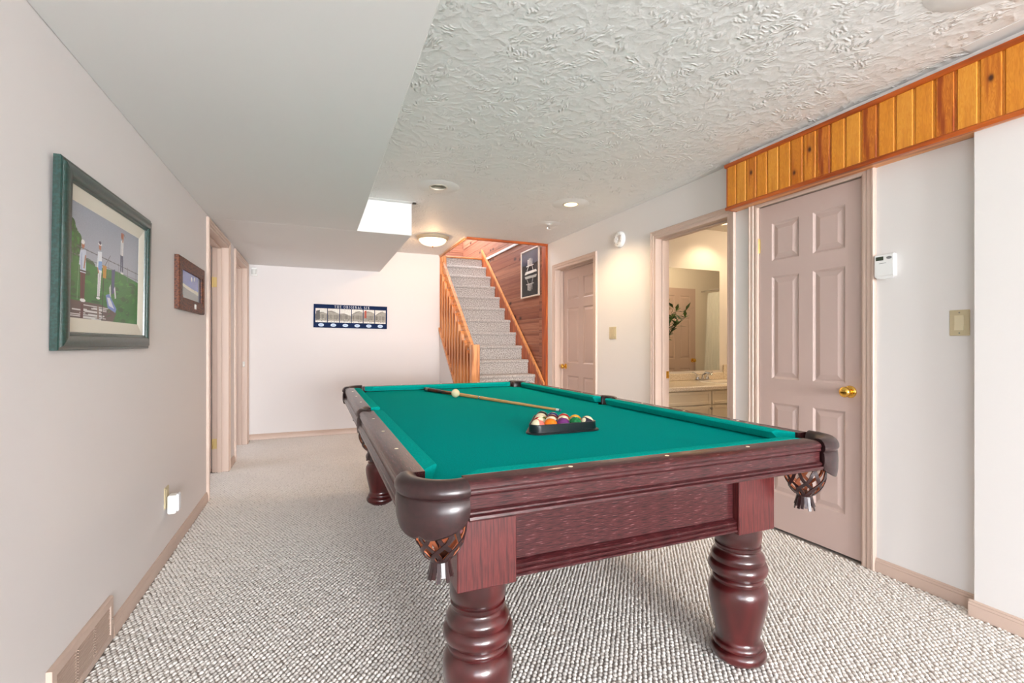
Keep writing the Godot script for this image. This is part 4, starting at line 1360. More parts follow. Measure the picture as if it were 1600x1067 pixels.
func build_pictures() -> void:
	# golf painting on the left wall
	var t := thing("golf_painting", "painting of three golfers in a dark green frame with a cream liner", "painting", Vector3(XL + 0.002, 1.14, -1.862), TL)
	t.rotation.z = 0.0
	var tilt := Basis(Vector3(0, 1, 0), TL) * Basis(Vector3(1, 0, 0), 0.016)
	t.basis = tilt
	var green := triplanar(mat(Color(1, 1, 1), 0.28), noise_tex(61, 0.05, [Color(0.03, 0.16, 0.13), Color(0.09, 0.25, 0.23)], [0.3, 0.7], 256, 4), Vector3(6, 6, 6))
	green.clearcoat_enabled = true
	green.clearcoat = 0.6
	frame_bars(t, 0.845, 0.60, PackedVector2Array([Vector2(0, 0), Vector2(0, 0.018), Vector2(0.004, 0.021), Vector2(0.010, 0.020), Vector2(0.012, 0.024), Vector2(0.016, 0.028), Vector2(0.045, 0.031), Vector2(0.050, 0.028), Vector2(0.052, 0.022), Vector2(0.057, 0.022), Vector2(0.060, 0.018), Vector2(0.060, 0.0)]), green)
	frame_bars_inset(t, 0.845, 0.60, 0.058, PackedVector2Array([Vector2(0, 0), Vector2(0, 0.013), Vector2(0.046, 0.007), Vector2(0.050, 0.006), Vector2(0.050, 0.0)]), mat(Color(0.90, 0.875, 0.82), 0.8))
	picture(t, 0.105, 0.105, 0.74, 0.495, 0.0055, golf_image(), 0.3, 0.004, "canvas")
	# small rustic frame
	t = thing("rustic_picture", "small moonlit picture in a chunky barn-wood frame", "picture", Vector3(XL + 0.001, 1.365, -3.235), TL)
	var barn := triplanar(mat(Color(1, 1, 1), 0.55), noise_tex(62, 0.02, [Color(0.13, 0.06, 0.04), Color(0.36, 0.19, 0.11), Color(0.50, 0.28, 0.16), Color(0.24, 0.11, 0.07)], [0.2, 0.42, 0.6, 0.8], 256, 5), Vector3(3.0, 9.0, 5.0))
	frame_bars(t, 0.66, 0.31, PackedVector2Array([Vector2(0, 0), Vector2(0, 0.021), Vector2(0.005, 0.026), Vector2(0.067, 0.026), Vector2(0.072, 0.022), Vector2(0.072, 0.0)]), barn)
	var im := Image.create(220, 64, false, Image.FORMAT_RGB8)
	im = Image.create(200, 90, false, Image.FORMAT_RGB8)
	im.fill(Color(0.33, 0.40, 0.72))
	oval(im, 0.50, 0.22, 0.035, 0.09, Color(0.92, 0.93, 0.95))
	oval(im, 0.64, 0.17, 0.03, 0.08, Color(0.86, 0.88, 0.92))
	poly(im, [Vector2(0, 0.44), Vector2(0.2, 0.50), Vector2(0.5, 0.55), Vector2(0.85, 0.58), Vector2(0.85, 1), Vector2(0, 1)], Color(0.90, 0.88, 0.76))
	poly(im, [Vector2(0, 0.56), Vector2(0.3, 0.63), Vector2(0.85, 0.72), Vector2(0.85, 1), Vector2(0, 1)], Color(0.52, 0.53, 0.50))
	poly(im, [Vector2(0.84, 0), Vector2(1, 0), Vector2(1, 1), Vector2(0.84, 1)], Color(0.06, 0.13, 0.30))
	poly(im, [Vector2(0.0, 0.55), Vector2(0.10, 0.55), Vector2(0.06, 0.85), Vector2(0, 0.85)], Color(0.05, 0.08, 0.14))
	oval(im, 0.05, 0.92, 0.05, 0.09, Color(0.92, 0.45, 0.10))
	picture(t, 0.066, 0.066, 0.594, 0.244, 0.016, im, 0.2)
	var st := mb()
	cbox(st, Vector3(0.36, 0.020, 0.024), Vector3(0.40, 0.052, 0.029), 0.002)
	obj("tag", st, M.white_plastic, t)
	# long poster
	t = thing("arena_poster", "long navy poster of six old arenas reading THE ORIGINAL SIX", "poster", Vector3(-0.035, 1.372, -DB + 0.001), 0)
	t.rotation.z = -0.012
	var W := 0.905
	var H := 0.297
	st = mb()
	cbox(st, Vector3(0, 0, 0), Vector3(W, H, 0.014), 0.002)
	obj("board", st, mat(Color(0.09, 0.16, 0.31), 0.75, 0.25), t)
	var grey := [[0.30, 0.0], [0.0, 0.0], [0.2, 0.5], [0.6, 0.2], [0.1, 0.9], [0.5, 0.4]]
	for k in 6:
		var g := Image.create(72, 92, false, Image.FORMAT_RGB8)
		g.fill(Color(0.90, 0.89, 0.86))
		var r := RandomNumberGenerator.new()
		r.seed = 900 + k
		var roofl := r.randf_range(0.15, 0.45)
		var roofr := r.randf_range(0.15, 0.45)
		if k == 3: roofl = 0.38; roofr = 0.12
		if k == 5: roofl = 0.42; roofr = 0.10
		poly(g, [Vector2(0, roofl), Vector2(0.35, (roofl + roofr) * 0.5 - 0.08), Vector2(0.7, roofr), Vector2(1, roofr + 0.1), Vector2(1, 0.88), Vector2(0, 0.88)], Color(0.66, 0.64, 0.60))
		for i in 9:
			var x := 0.06 + i * 0.105
			stroke(g, x, 0.45, x, 0.74, r.randf_range(0.02, 0.045), Color(0.33, 0.32, 0.30).lerp(Color(0.8, 0.78, 0.74), r.randf() * 0.4))
		for i in 40: oval(g, r.randf(), r.randf_range(0.72, 0.95), 0.03, 0.015, Color(0.25, 0.24, 0.23).lerp(Color(0.85, 0.84, 0.8), r.randf()))
		stroke(g, 0, roofl, 0.7, roofr, 0.02, Color(0.30, 0.29, 0.28))
		if k == 4: poly(g, [Vector2(0.08, 0.08), Vector2(0.27, 0.05), Vector2(0.27, 0.62), Vector2(0.08, 0.62)], Color(0.72, 0.36, 0.30))
		if k == 0: poly(g, [Vector2(0.05, 0.2), Vector2(0.38, 0.12), Vector2(0.38, 0.8), Vector2(0.05, 0.85)], Color(0.42, 0.41, 0.40))
		speckle(g, 0.16, 60 + k)
		var x0 := 0.022 + k * 0.1455
		picture(t, x0, 0.068, x0 + 0.137, 0.245, 0.0150, g, 0.8, 0.0012, "photo")
		st = mb()
		var pr := PackedVector2Array()
		for i in 20: pr.append(Vector2(0.034 * cos(TAU * i / 20), 0.0205 * sin(TAU * i / 20)))
		extr(st, pr, Vector3(x0 + 0.068, 0.034, 0.0139), Vector3.RIGHT, Vector3.UP, Vector3(0, 0, 0.0009))
		var badge := obj("badge", st, mat(Color(0.72, 0.80, 0.90), 0.4), t)
		st = mb()
		for i in 3: cbox(st, Vector3(x0 + 0.050, 0.027 + i * 0.006, 0.0147), Vector3(x0 + 0.086 - 0.006 * (i % 2), 0.0295 + i * 0.006, 0.0152), 0.0)
		obj("badge_print", st, mat(Color(0.42, 0.55, 0.72), 0.4), badge)
	var tm := TextMesh.new()
	var f := SystemFont.new()
	f.font_names = PackedStringArray(["Droid Serif"])
	tm.font = f
	tm.text = "T H E   O R I G I N A L   S I X"
	tm.font_size = 32
	tm.pixel_size = 0.00095
	tm.depth = 0.0012
	var o := put(tm, "lettering", mat(Color(0.92, 0.93, 0.95), 0.4), t)
	o.position = Vector3(W * 0.51, 0.269, 0.0146)
	o.scale = Vector3(1.1, 1.42, 1.0)
	# dock print on the cedar wall
	t = thing("dock_print", "tall framed print of a white dock chair mirrored in dark water", "picture", Vector3(2.644, 1.785, -6.045), TR)
	frame_bars(t, 0.575, 0.64, PackedVector2Array([Vector2(0, 0), Vector2(0, 0.022), Vector2(0.004, 0.024), Vector2(0.016, 0.024), Vector2(0.019, 0.02), Vector2(0.019, 0.0)]), mat(Color(0.86, 0.80, 0.74), 0.35))
	im = Image.create(160, 190, false, Image.FORMAT_RGB8)
	im.fill(Color(0.10, 0.105, 0.115))
	poly(im, [Vector2(0, 0), Vector2(1, 0), Vector2(1, 0.28), Vector2(0.6, 0.33), Vector2(0, 0.30)], Color(0.24, 0.29, 0.37))
	for s in [1.0, -1.0]:
		var cy := 0.53
		var c := Color(0.92, 0.92, 0.9) if s > 0 else Color(0.70, 0.70, 0.68)
		var fy := func(v: float) -> float: return cy - s * v
		poly(im, [Vector2(0.18, fy.call(0.02)), Vector2(0.90, fy.call(0.03)), Vector2(0.86, fy.call(0.085)), Vector2(0.24, fy.call(0.08))], c)
		for k in 4: poly(im, [Vector2(0.36 + k * 0.075, fy.call(0.20)), Vector2(0.405 + k * 0.075, fy.call(0.20)), Vector2(0.42 + k * 0.07, fy.call(0.37 - 0.02 * absf(k - 1.5))), Vector2(0.36 + k * 0.085, fy.call(0.37 - 0.02 * absf(k - 1.5)))], c)
		stroke(im, 0.28, fy.call(0.20), 0.72, fy.call(0.20), 0.02, c)
		stroke(im, 0.32, fy.call(0.09), 0.44, fy.call(0.22), 0.022, c)
		stroke(im, 0.68, fy.call(0.09), 0.60, fy.call(0.22), 0.022, c)
	speckle(im, 0.12, 7)
	picture(t, 0.017, 0.017, 0.558, 0.623, 0.012, im, 0.15)

func frame_bars_inset(t: Node3D, w: float, h: float, i: float, prof: PackedVector2Array, m: Material) -> void:
	var n := Node3D.new()
	n.name = "liner"
	t.add_child(n)
	n.position = Vector3(i, i, 0)
	frame_bars(n, w - 2 * i, h - 2 * i, prof, m, "liner_bar")

# ---------------------------------------------------------------- lamps
func glow(c: Color, e: float) -> StandardMaterial3D:
	var m := mat(Color(0.95, 0.93, 0.9), 0.4)
	m.emission_enabled = true
	m.emission = c
	m.emission_energy_multiplier = e
	return m

func smooth_patch(c: Node3D, at: Vector3, r0: float, r1: float) -> void:
	var st := mb()
	lathe(st, PackedVector2Array([Vector2(r0, 0.004), Vector2(r0, -0.0018), Vector2(r1 - 0.006, -0.0018), Vector2(r1, 0.0005)]), at, 40, Vector3.UP)
	var o := obj("smooth_patch", st, M.smooth_ceiling, c)

func can_light(at: Vector3, label: String, lit: float, warm: Color) -> void:
	var t := thing("recessed_light", label, "ceiling light", at, 0, "recessed ceiling lights")
	var st := mb()
	lathe(st, PackedVector2Array([Vector2(0.060, 0.002), Vector2(0.061, -0.006), Vector2(0.069, -0.006), Vector2(0.074, -0.003), Vector2(0.074, 0.001)]), Vector3.ZERO, 36)
	obj("trim_ring", st, mat(Color(0.86, 0.84, 0.79), 0.4), t)
	st = mb()
	lathe(st, PackedVector2Array([Vector2(0.0605, 0.0), Vector2(0.056, 0.03), Vector2(0.052, 0.07), Vector2(0.052, 0.10), Vector2(0, 0.10)]), Vector3.ZERO, 32)
	obj("baffle", st, mat(Color(0.72, 0.69, 0.62), 0.5), t)
	st = mb()
	lathe(st, PackedVector2Array([Vector2(0.0, 0.016), Vector2(0.030, 0.018), Vector2(0.043, 0.024), Vector2(0.047, 0.034), Vector2(0.040, 0.06), Vector2(0.02, 0.09)]) if lit <= 0.0 else PackedVector2Array([Vector2(0.0, -0.010), Vector2(0.035, -0.008), Vector2(0.055, -0.003), Vector2(0.0585, 0.006), Vector2(0.05, 0.03), Vector2(0.02, 0.09)]), Vector3.ZERO, 28)
	obj("bulb", st, glow(warm, 3.0) if lit > 0.0 else mat(Color(0.86, 0.84, 0.80), 0.3), t)
	if lit > 0.0:
		var l := SpotLight3D.new()
		l.name = "lamp"
		l.position = Vector3(0, -0.014, 0)
		l.rotation.x = -PI / 2
		l.spot_angle = 68.0
		l.spot_angle_attenuation = 0.6
		l.light_energy = lit
		l.light_color = warm
		l.light_size = 0.05
		l.spot_range = 14.0
		l.spot_attenuation = 2.0
		l.shadow_enabled = true
		t.add_child(l)

func build_lamps() -> void:
	var c: Node3D = get_node("ceiling")
	for p in CANS: smooth_patch(c, Vector3(p[0], CY, -p[1]), 0.066, 0.165)
	can_light(Vector3(CANS[0][0], CY, -CANS[0][1]), "unlit recessed ceiling light near the end of the soffit", 0.0, Color(1, 1, 1))
	can_light(Vector3(CANS[1][0], CY, -CANS[1][1]), "lit recessed ceiling light close to the smoke alarm wall", 1.8, Color(1.0, 0.86, 0.68))
	can_light(Vector3(CANS[2][0], CY, -CANS[2][1]), "recessed ceiling light by the pine valance", 0.0, Color(1.0, 0.9, 0.75))
	# flush dome light by the stairs
	var t := thing("dome_light", "lit frosted glass dome light with beige rim beside the stair opening", "ceiling light", Vector3(1.245, CY, -5.43))
	var st := mb()
	lathe(st, PackedVector2Array([Vector2(0.150, -0.034), Vector2(0.165, -0.036), Vector2(0.176, -0.030), Vector2(0.182, -0.020), Vector2(0.184, -0.008), Vector2(0.188, 0.0)]), Vector3.ZERO, 44)
	obj("rim", st, mat(Color(0.70, 0.64, 0.54), 0.35), t)
	st = mb()
	var p := PackedVector2Array()
	for i in 10: p.append(Vector2(0.158 * sin(PI / 2 * i / 9.0), -0.028 - 0.078 * cos(PI / 2 * i / 9.0)))
	lathe(st, p, Vector3.ZERO, 40)
	obj("glass_bowl", st, glow(Color(1.0, 0.90, 0.76), 1.5), t)
	st = mb()
	lathe(st, PackedVector2Array([Vector2(0, -0.122), Vector2(0.006, -0.118), Vector2(0.009, -0.110), Vector2(0.006, -0.104)]), Vector3.ZERO, 12)
	obj("finial", st, M.brass, t)
	var l := OmniLight3D.new()
	l.name = "lamp"
	l.position = Vector3(0, -0.065, 0)
	l.light_energy = 0.4
	l.light_color = Color(1.0, 0.80, 0.60)
	l.light_size = 0.07
	l.omni_range = 14.0
	l.omni_attenuation = 2.0
	l.shadow_enabled = true
	t.add_child(l)
	# fire sprinkler
	smooth_patch(c, Vector3(2.215, CY, -4.385), 0.03, 0.12)
	t = thing("fire_sprinkler", "small chrome fire sprinkler hanging from the textured ceiling", "sprinkler", Vector3(2.215, CY, -4.385))
	st = mb()
	lathe(st, PackedVector2Array([Vector2(0, -0.007), Vector2(0.018, -0.007), Vector2(0.036, -0.003), Vector2(0.038, 0.0)]), Vector3.ZERO, 24)
	obj("escutcheon", st, M.white_plastic, t)
	st = mb()
	lathe(st, PackedVector2Array([Vector2(0.0, -0.03), Vector2(0.008, -0.03), Vector2(0.009, -0.006)]), Vector3.ZERO, 12)
	for s in [-1.0, 1.0]: tube(st, [Vector3(s * 0.008, -0.028, 0), Vector3(s * 0.014, -0.04, 0), Vector3(s * 0.004, -0.056, 0)], 0.0025, 6)
	obj("body", st, M.chrome, t)
	st = mb()
	lathe(st, PackedVector2Array([Vector2(0, -0.0615), Vector2(0.028, -0.0605), Vector2(0.030, -0.059), Vector2(0.014, -0.056), Vector2(0, -0.055)]), Vector3.ZERO, 20)
	obj("deflector", st, M.white_plastic, t)

# ---------------------------------------------------------------- small fittings
func build_fittings() -> void:
	# smoke alarm
	var t := thing("smoke_alarm", "round white smoke alarm high between the closet and bathroom doors", "smoke alarm", on_right(3.745, 2.145), TR)
	var st := mb()
	lathe(st, PackedVector2Array([Vector2(0.076, 0.0), Vector2(0.077, 0.010), Vector2(0.073, 0.013), Vector2(0.071, 0.026), Vector2(0.064, 0.033), Vector2(0.030, 0.036), Vector2(0.028, 0.034), Vector2(0, 0.034)]), Vector3.ZERO, 36, Vector3(0, 0, 1))
	obj("case", st, M.white_plastic, t)
	for k in 6:
		var a := TAU * k / 6.0
		st = mb()
		cbox(st, Vector3(-0.008, -0.002, 0.0), Vector3(0.008, 0.002, 0.0012), 0.0)
		var o := obj("vent_slot", st, M.grey_key, t)
		o.basis = Basis(Vector3(0, 0, 1), a)
		o.position = Vector3(-sin(a) * 0.052, cos(a) * 0.052, 0.0338)
	st = mb()
	lathe(st, PackedVector2Array([Vector2(0.009, 0.034), Vector2(0.008, 0.037), Vector2(0, 0.0375)]), Vector3.ZERO, 14, Vector3(0, 0, 1))
	obj("test_button", st, M.white_plastic, t)
	# switches
	plate("light_switch", "almond double rocker switch between the closet and bathroom doors", on_right(3.866, 1.268), TR, 0.116, 0.118, 2)
	plate("light_switch", "almond single rocker switch near the corner of the wall step", on_right(1.193, 1.255), TR, 0.073, 0.115, 1)
	# thermostat
	t = thing("thermostat", "white digital thermostat beside the closet door frame", "thermostat", on_right(1.4855, 1.55), TR)
	st = mb()
	cbox(st, Vector3(-0.047, -0.052, 0), Vector3(0.047, 0.062, 0.026), 0.006)
	extr(st, PackedVector2Array([Vector2(-0.045, -0.050), Vector2(-0.030, -0.060), Vector2(0.0, -0.064), Vector2(0.030, -0.060), Vector2(0.045, -0.050)]), Vector3(0, 0, 0.001), Vector3.RIGHT, Vector3.UP, Vector3(0, 0, 0.022))
	obj("case", st, M.white_plastic, t)
	st = mb()
	cbox(st, Vector3(-0.036, 0.030, 0.0255), Vector3(-0.002, 0.049, 0.027), 0.0005)
	obj("display", st, M.lcd, t)
	st = mb()
	var pr := PackedVector2Array()
	for i in 18: pr.append(Vector2(0.024 + 0.012 * cos(TAU * i / 18), 0.040 + 0.007 * sin(TAU * i / 18)))
	extr(st, pr, Vector3(0, 0, 0.0255), Vector3.RIGHT, Vector3.UP, Vector3(0, 0, 0.0025))
	obj("button", st, M.grey_key, t)
	st = mb()
	cbox(st, Vector3(-0.022, 0.0145, 0.0258), Vector3(0.010, 0.0165, 0.0264), 0.0)
	obj("print_line", st, M.grey_key, t)
	# outlet with a plug-in night light
	t = thing("wall_outlet", "almond wall outlet above the left baseboard", "outlet", Vector3(XL, 0.335, -3.075), TL)
	st = mb()
	cbox(st, Vector3(-0.036, -0.058, 0), Vector3(0.036, 0.058, 0.006), 0.003)
	obj("wall_plate", st, M.almond, t)
	st = mb()
	cbox(st, Vector3(-0.017, 0.006, 0.005), Vector3(0.017, 0.046, 0.0085), 0.002)
	obj("socket", st, M.almond, t)
	t = thing("night_light", "white plug-in night light stuck in the wall outlet", "night light", Vector3(XL + 0.0095, 0.30, -3.085), TL)
	st = mb()
	cbox(st, Vector3(-0.030, -0.055, 0.0), Vector3(0.030, 0.045, 0.040), 0.006)
	obj("case", st, M.white_plastic, t)
	st = mb()
	cbox(st, Vector3(-0.026, -0.045, 0.039), Vector3(0.026, 0.050, 0.052), 0.006)
	obj("lens", st, mat(Color(0.97, 0.98, 1.0), 0.2), t)
	# motion sensor in the far corner
	t = thing("motion_sensor", "small white motion sensor high in the far corner", "sensor", Vector3(XL + 0.055, 2.035, -DB), 0)
	st = mb()
	cbox(st, Vector3(-0.032, -0.052, 0), Vector3(0.032, 0.052, 0.03), 0.006)
	obj("case", st, M.white_plastic, t)
	st = mb()
	lathe(st, PackedVector2Array([Vector2(0, -0.036), Vector2(0.022, -0.034), Vector2(0.027, -0.026), Vector2(0.027, 0.02), Vector2(0.022, 0.028), Vector2(0, 0.03)]), Vector3(0, 0, 0.024), 18)
	obj("lens", st, mat(Color(0.9, 0.9, 0.88), 0.3), t)
	# return air grille
	t = thing("air_grille", "taupe metal return-air grille low on the left wall", "vent", Vector3(XL + 0.0005, 0.004, -1.845), TL)
	var W := 0.475
	var H := 0.172
	frame_bars(t, W, H, PackedVector2Array([Vector2(0, 0), Vector2(0, 0.008), Vector2(0.004, 0.014), Vector2(0.030, 0.015), Vector2(0.033, 0.011), Vector2(0.033, 0)]), M.trim)
	st = mb()
	cbox(st, Vector3(0.02, 0.02, 0.0), Vector3(W - 0.02, H - 0.02, 0.001), 0.0)
	obj("back_plate", st, mat(Color(0.50, 0.44, 0.40), 0.8), t)
	for x in [0.168, 0.304]:
		st = mb()
		cbox(st, Vector3(x - 0.004, 0.032, 0.001), Vector3(x + 0.004, H - 0.032, 0.0115), 0.001)
		obj("mullion", st, M.trim, t)
	st = mb()
	extr(st, PackedVector2Array([Vector2(0.001, 0.0048), Vector2(0.0145, 0.0), Vector2(0.0145, 0.0016), Vector2(0.001, 0.0064)]), Vector3.ZERO, Vector3.BACK, Vector3.UP, Vector3(0.126, 0, 0))
	var slat := commit(st)
	for x in [0.034, 0.174, 0.310]:
		for k in 11:
			var o := put(slat, "louver", M.trim, t)
			o.position = Vector3(x, 0.0335 + k * 0.0097, 0)
	for x in [0.016, W - 0.016]:
		st = mb()
		lathe(st, PackedVector2Array([Vector2(0.004, 0.0145), Vector2(0.0035, 0.0165), Vector2(0, 0.017)]), Vector3(x, H * 0.5, 0), 10, Vector3(0, 0, 1))
		obj("screw", st, M.steel, t)

# ---------------------------------------------------------------- bathroom beyond the doorway
func build_bath() -> void:
	var b := XR + 0.13
	var D := 3.95
	var st := mb()
	wbox(st, b, 6.5, 0, CY, D, D + 0.1)
	structure("wall_bath_back", st, M.bath_wall, "warm cream bathroom wall behind the mirror", "wall")
	st = mb()
	wbox(st, 6.4, 6.5, 0, CY, 1.9, D)
	structure("wall_bath_right", st, M.bath_wall, "cream end wall of the bathroom", "wall")
	st = mb()
	wbox(st, b, 6.4, 0, CY, 1.9, 2.0)
	structure("wall_bath_front", st, M.bath_wall, "cream bathroom wall facing the mirror", "wall")
	st = mb()
	wbox(st, b, 6.5, CY, CY + 0.12, 1.9, 3.58)
	wbox(st, b, 6.5, CY, CY + 0.12, 3.74, D + 0.1)
	wbox(st, b, 3.78, CY, CY + 0.12, 3.58, 3.74)
	wbox(st, 3.94, 6.5, CY, CY + 0.12, 3.58, 3.74)
	structure("ceiling_bath", st, M.bath_wall, "cream bathroom ceiling with its recessed light", "ceiling")
	# vanity
	var t := thing("bath_vanity", "cream panelled vanity cabinet under the bathroom counter", "vanity", Vector3(2.80, 0, -3.37))
	var cream := mat(Color(0.90, 0.84, 0.73), 0.45)
	st = mb()
	cbox(st, Vector3(0, 0.09, -0.56), Vector3(1.5, 0.735, 0.0), 0.002)
	cbox(st, Vector3(0.02, 0, -0.5), Vector3(1.48, 0.09, -0.06), 0.0)
	obj("body", st, cream, t)
	for c in [[0.02, 0.575, true], [0.585, 0.90, false], [0.91, 1.48, true]]:
		for r in [[0.605, 0.728, "drawer_front"], [0.11, 0.595, "door"]]:
			var x0: float = c[0]
			var x1: float = c[1]
			var y0: float = r[0]
			var y1: float = r[1]
			st = mb()
			cbox(st, Vector3(x0, y0, 0.0), Vector3(x1, y1, 0.014), 0.002)
			var o := obj(r[2], st, cream, t)
			var fr := Node3D.new()
			st = mb()
			for e in [[x0, y0, x0 + 0.03, y1], [x1 - 0.03, y0, x1, y1], [x0 + 0.03, y0, x1 - 0.03, y0 + 0.028], [x0 + 0.03, y1 - 0.028, x1 - 0.03, y1]]:
				cbox(st, Vector3(e[0], e[1], 0.0135), Vector3(e[2], e[3], 0.020), 0.002)
			obj("raised_border", st, cream, o)
			fr.free()
			if r[2] == "door":
				st = mb()
				lathe(st, PackedVector2Array([Vector2(0.005, 0.0), Vector2(0.005, 0.012), Vector2(0.013, 0.016), Vector2(0.014, 0.022), Vector2(0.009, 0.027), Vector2(0, 0.028)]), Vector3(x1 - 0.016, y1 - 0.025, 0.02), 14, Vector3(0, 0, 1))
				obj("door_knob", st, M.steel, o)
	t = thing("vanity_counter", "speckled cream counter with basin in the bathroom", "counter", Vector3(2.79, 0.735, -3.948))
	var stone := triplanar(mat(Color(1, 1, 1), 0.2), noise_tex(71, 0.08, [Color(0.84, 0.77, 0.66), Color(0.93, 0.88, 0.80)], [0.3, 0.7], 256, 4), Vector3.ONE * 3.0)
	st = mb()
	cbox(st, Vector3(0, 0, 0), Vector3(1.53, 0.042, 0.615), 0.008)
	obj("slab", st, stone, t)
	st = mb()
	cbox(st, Vector3(0, 0.042, 0), Vector3(1.345, 0.115, 0.02), 0.004)
	cbox(st, Vector3(1.345, 0.042, 0), Vector3(1.53, 0.20, 0.02), 0.004)
	var bs := single("backsplash", st, stone, "low cream backsplash between counter and bathroom mirror", "backsplash")
	bs.position = t.position
	st = mb()
	lathe(st, PackedVector2Array([Vector2(0.0, 0.043), Vector2(0.10, 0.0435), Vector2(0.19, 0.045), Vector2(0.215, 0.049), Vector2(0.225, 0.043)]), Vector3(1.0, 0, 0.335), 32)
	bs = single("sink_basin", st, mat(Color(0.93, 0.90, 0.85), 0.1), "oval cream basin set into the bathroom counter", "basin")
	bs.position = t.position
	# mirror
	st = mb()
	cbox(st, Vector3(2.90, 0.875, -D + 0.0005), Vector3(4.09, 1.962, -D + 0.006), 0.002)
	single("bath_mirror", st, M.mirror, "frameless bathroom mirror above the vanity counter", "mirror")
	# faucet
	t = thing("faucet", "chrome two-handle faucet on the bathroom counter", "faucet", Vector3(3.775, 0.777, -3.872))
	st = mb()
	cbox(st, Vector3(-0.085, 0, -0.03), Vector3(0.085, 0.018, 0.03), 0.008)
	obj("base", st, M.chrome, t)
	st = mb()
	tube(st, [Vector3(0, 0.015, 0), Vector3(0, 0.06, 0.01), Vector3(0, 0.085, 0.05), Vector3(0, 0.08, 0.11), Vector3(0, 0.065, 0.13)], 0.014, 12, 0.011)
	obj("spout", st, M.chrome, t)
	for s in [-1.0, 1.0]:
		st = mb()
		lathe(st, PackedVector2Array([Vector2(0.022, 0.015), Vector2(0.018, 0.04), Vector2(0.02, 0.05), Vector2(0, 0.055)]), Vector3(s * 0.065, 0, 0), 16)
		tube(st, [Vector3(s * 0.065, 0.05, 0), Vector3(s * 0.11, 0.075, 0.005), Vector3(s * 0.135, 0.088, 0.008)], 0.009, 10, 0.006)
		obj("handle", st, M.chrome, t)
	# plant in a tall vase
	t = thing("vase", "slim white vase holding leafy stems on the bathroom counter", "vase", Vector3(3.105, 0.777, -3.70))
	st = mb()
	lathe(st, PackedVector2Array([Vector2(0, 0), Vector2(0.045, 0.0), Vector2(0.055, 0.02), Vector2(0.062, 0.12), Vector2(0.055, 0.23), Vector2(0.040, 0.30), Vector2(0.044, 0.325), Vector2(0.040, 0.326), Vector2(0.036, 0.30), Vector2(0.0, 0.28)]), Vector3.ZERO, 24)
	obj("body", st, mat(Color(0.93, 0.91, 0.88), 0.25), t)
	var g := thing("leafy_stems", "green leafy stems standing in the white bathroom vase", "plant", Vector3(3.105, 1.06, -3.70))
	var r := RandomNumberGenerator.new()
	r.seed = 12
	for k in 9:
		var lean := Vector3(r.randf_range(-0.2, 1.0), 0, r.randf_range(-0.4, 0.6)) * 0.26
		var pts := []
		var hgt := r.randf_range(0.34, 0.52)
		for i in 6:
			var q := i / 5.0
			pts.append(Vector3(lean.x * q * q, hgt * q, lean.z * q * q))
		st = mb()
		tube(st, pts, 0.0025, 5, 0.0012)
		var stem := obj("stem", st, mat(Color(0.25, 0.32, 0.12), 0.6), g)
		for i in range(2, 6):
			for s in 3:
				var a := r.randf() * TAU
				var out := Vector3(cos(a), r.randf_range(-0.1, 0.9), sin(a)).normalized()
				var sd := out.cross(Vector3.UP).normalized()
				var l := r.randf_range(0.08, 0.13)
				var p0: Vector3 = pts[i]
				var nrm := sd.cross(out).normalized()
				st = mb()
				var m0 := p0 + out * l * 0.45 + nrm * 0.006
				var tip := p0 + out * l - nrm * 0.004
				tri(st, p0, m0 + sd * 0.017, m0)
				tri(st, m0, m0 + sd * 0.017, tip)
				tri(st, p0, m0, m0 - sd * 0.017)
				tri(st, m0, tip, m0 - sd * 0.017)
				tri(st, p0 - nrm * 0.0006, m0 - nrm * 0.0006, m0 + sd * 0.017 - nrm * 0.0006)
				tri(st, p0 - nrm * 0.0006, m0 - sd * 0.017 - nrm * 0.0006, m0 - nrm * 0.0006)
				tri(st, m0 - nrm * 0.0006, tip - nrm * 0.0006, m0 + sd * 0.017 - nrm * 0.0006)
				tri(st, m0 - nrm * 0.0006, m0 - sd * 0.017 - nrm * 0.0006, tip - nrm * 0.0006)
				obj("leaf", st, M.leaf_a if (k + i) % 3 else M.leaf_b, stem)
	# door and shower curtain seen in the mirror
	var lf := thing("door_6", "taupe six-panel door reflected in the bathroom mirror", "door", Vector3(4.84, 0.005, -2.036), PI, "", "structure")
	lf.position = Vector3(4.84 + 0.72, 0.005, -2.036)
	lf.rotation.y = PI
	six_panel(lf, 0.72, 2.03)
	knob(lf, 0.06, 0.9)
	st = mb()
	tube(st, [Vector3(5.72, 2.0, -2.0), Vector3(5.66, 2.0, -2.5), Vector3(5.70, 2.0, -3.2), Vector3(5.85, 2.0, -3.95)], 0.012, 10)
	single("curtain_rod", st, M.chrome, "chrome shower curtain rod in the bathroom mirror", "rod")
	st = mb()
	var rows := []
	for j in 9:
		var row := []
		var q := j / 8.0
		for i in 61:
			var f := i / 60.0
			var d := 2.16 + f * lerpf(0.30, 0.44, q)
			row.append(Vector3(5.69 + 0.028 * sin(f * TAU * 7.0) * (0.6 + 0.4 * q) - 0.10 * q, lerpf(1.96, 0.25, q), -d))
		rows.append(row)
	st.set_smooth_group(1)
	for j in 8:
		for i in 60:
			quad(st, rows[j][i], rows[j + 1][i], rows[j + 1][i + 1], rows[j][i + 1])
			var o := Vector3(0.002, 0, 0)
			quad(st, rows[j][i] + o, rows[j][i + 1] + o, rows[j + 1][i + 1] + o, rows[j + 1][i] + o)
	st.set_smooth_group(-1)
	single("shower_curtain", st, mat(Color(0.92, 0.92, 0.90), 0.7), "gathered white shower curtain reflected in the bathroom mirror", "curtain")
	can_light(Vector3(3.86, CY - 0.001, -3.66), "lit recessed light in the bathroom ceiling over the mirror", 0.7, Color(1.0, 0.88, 0.72))
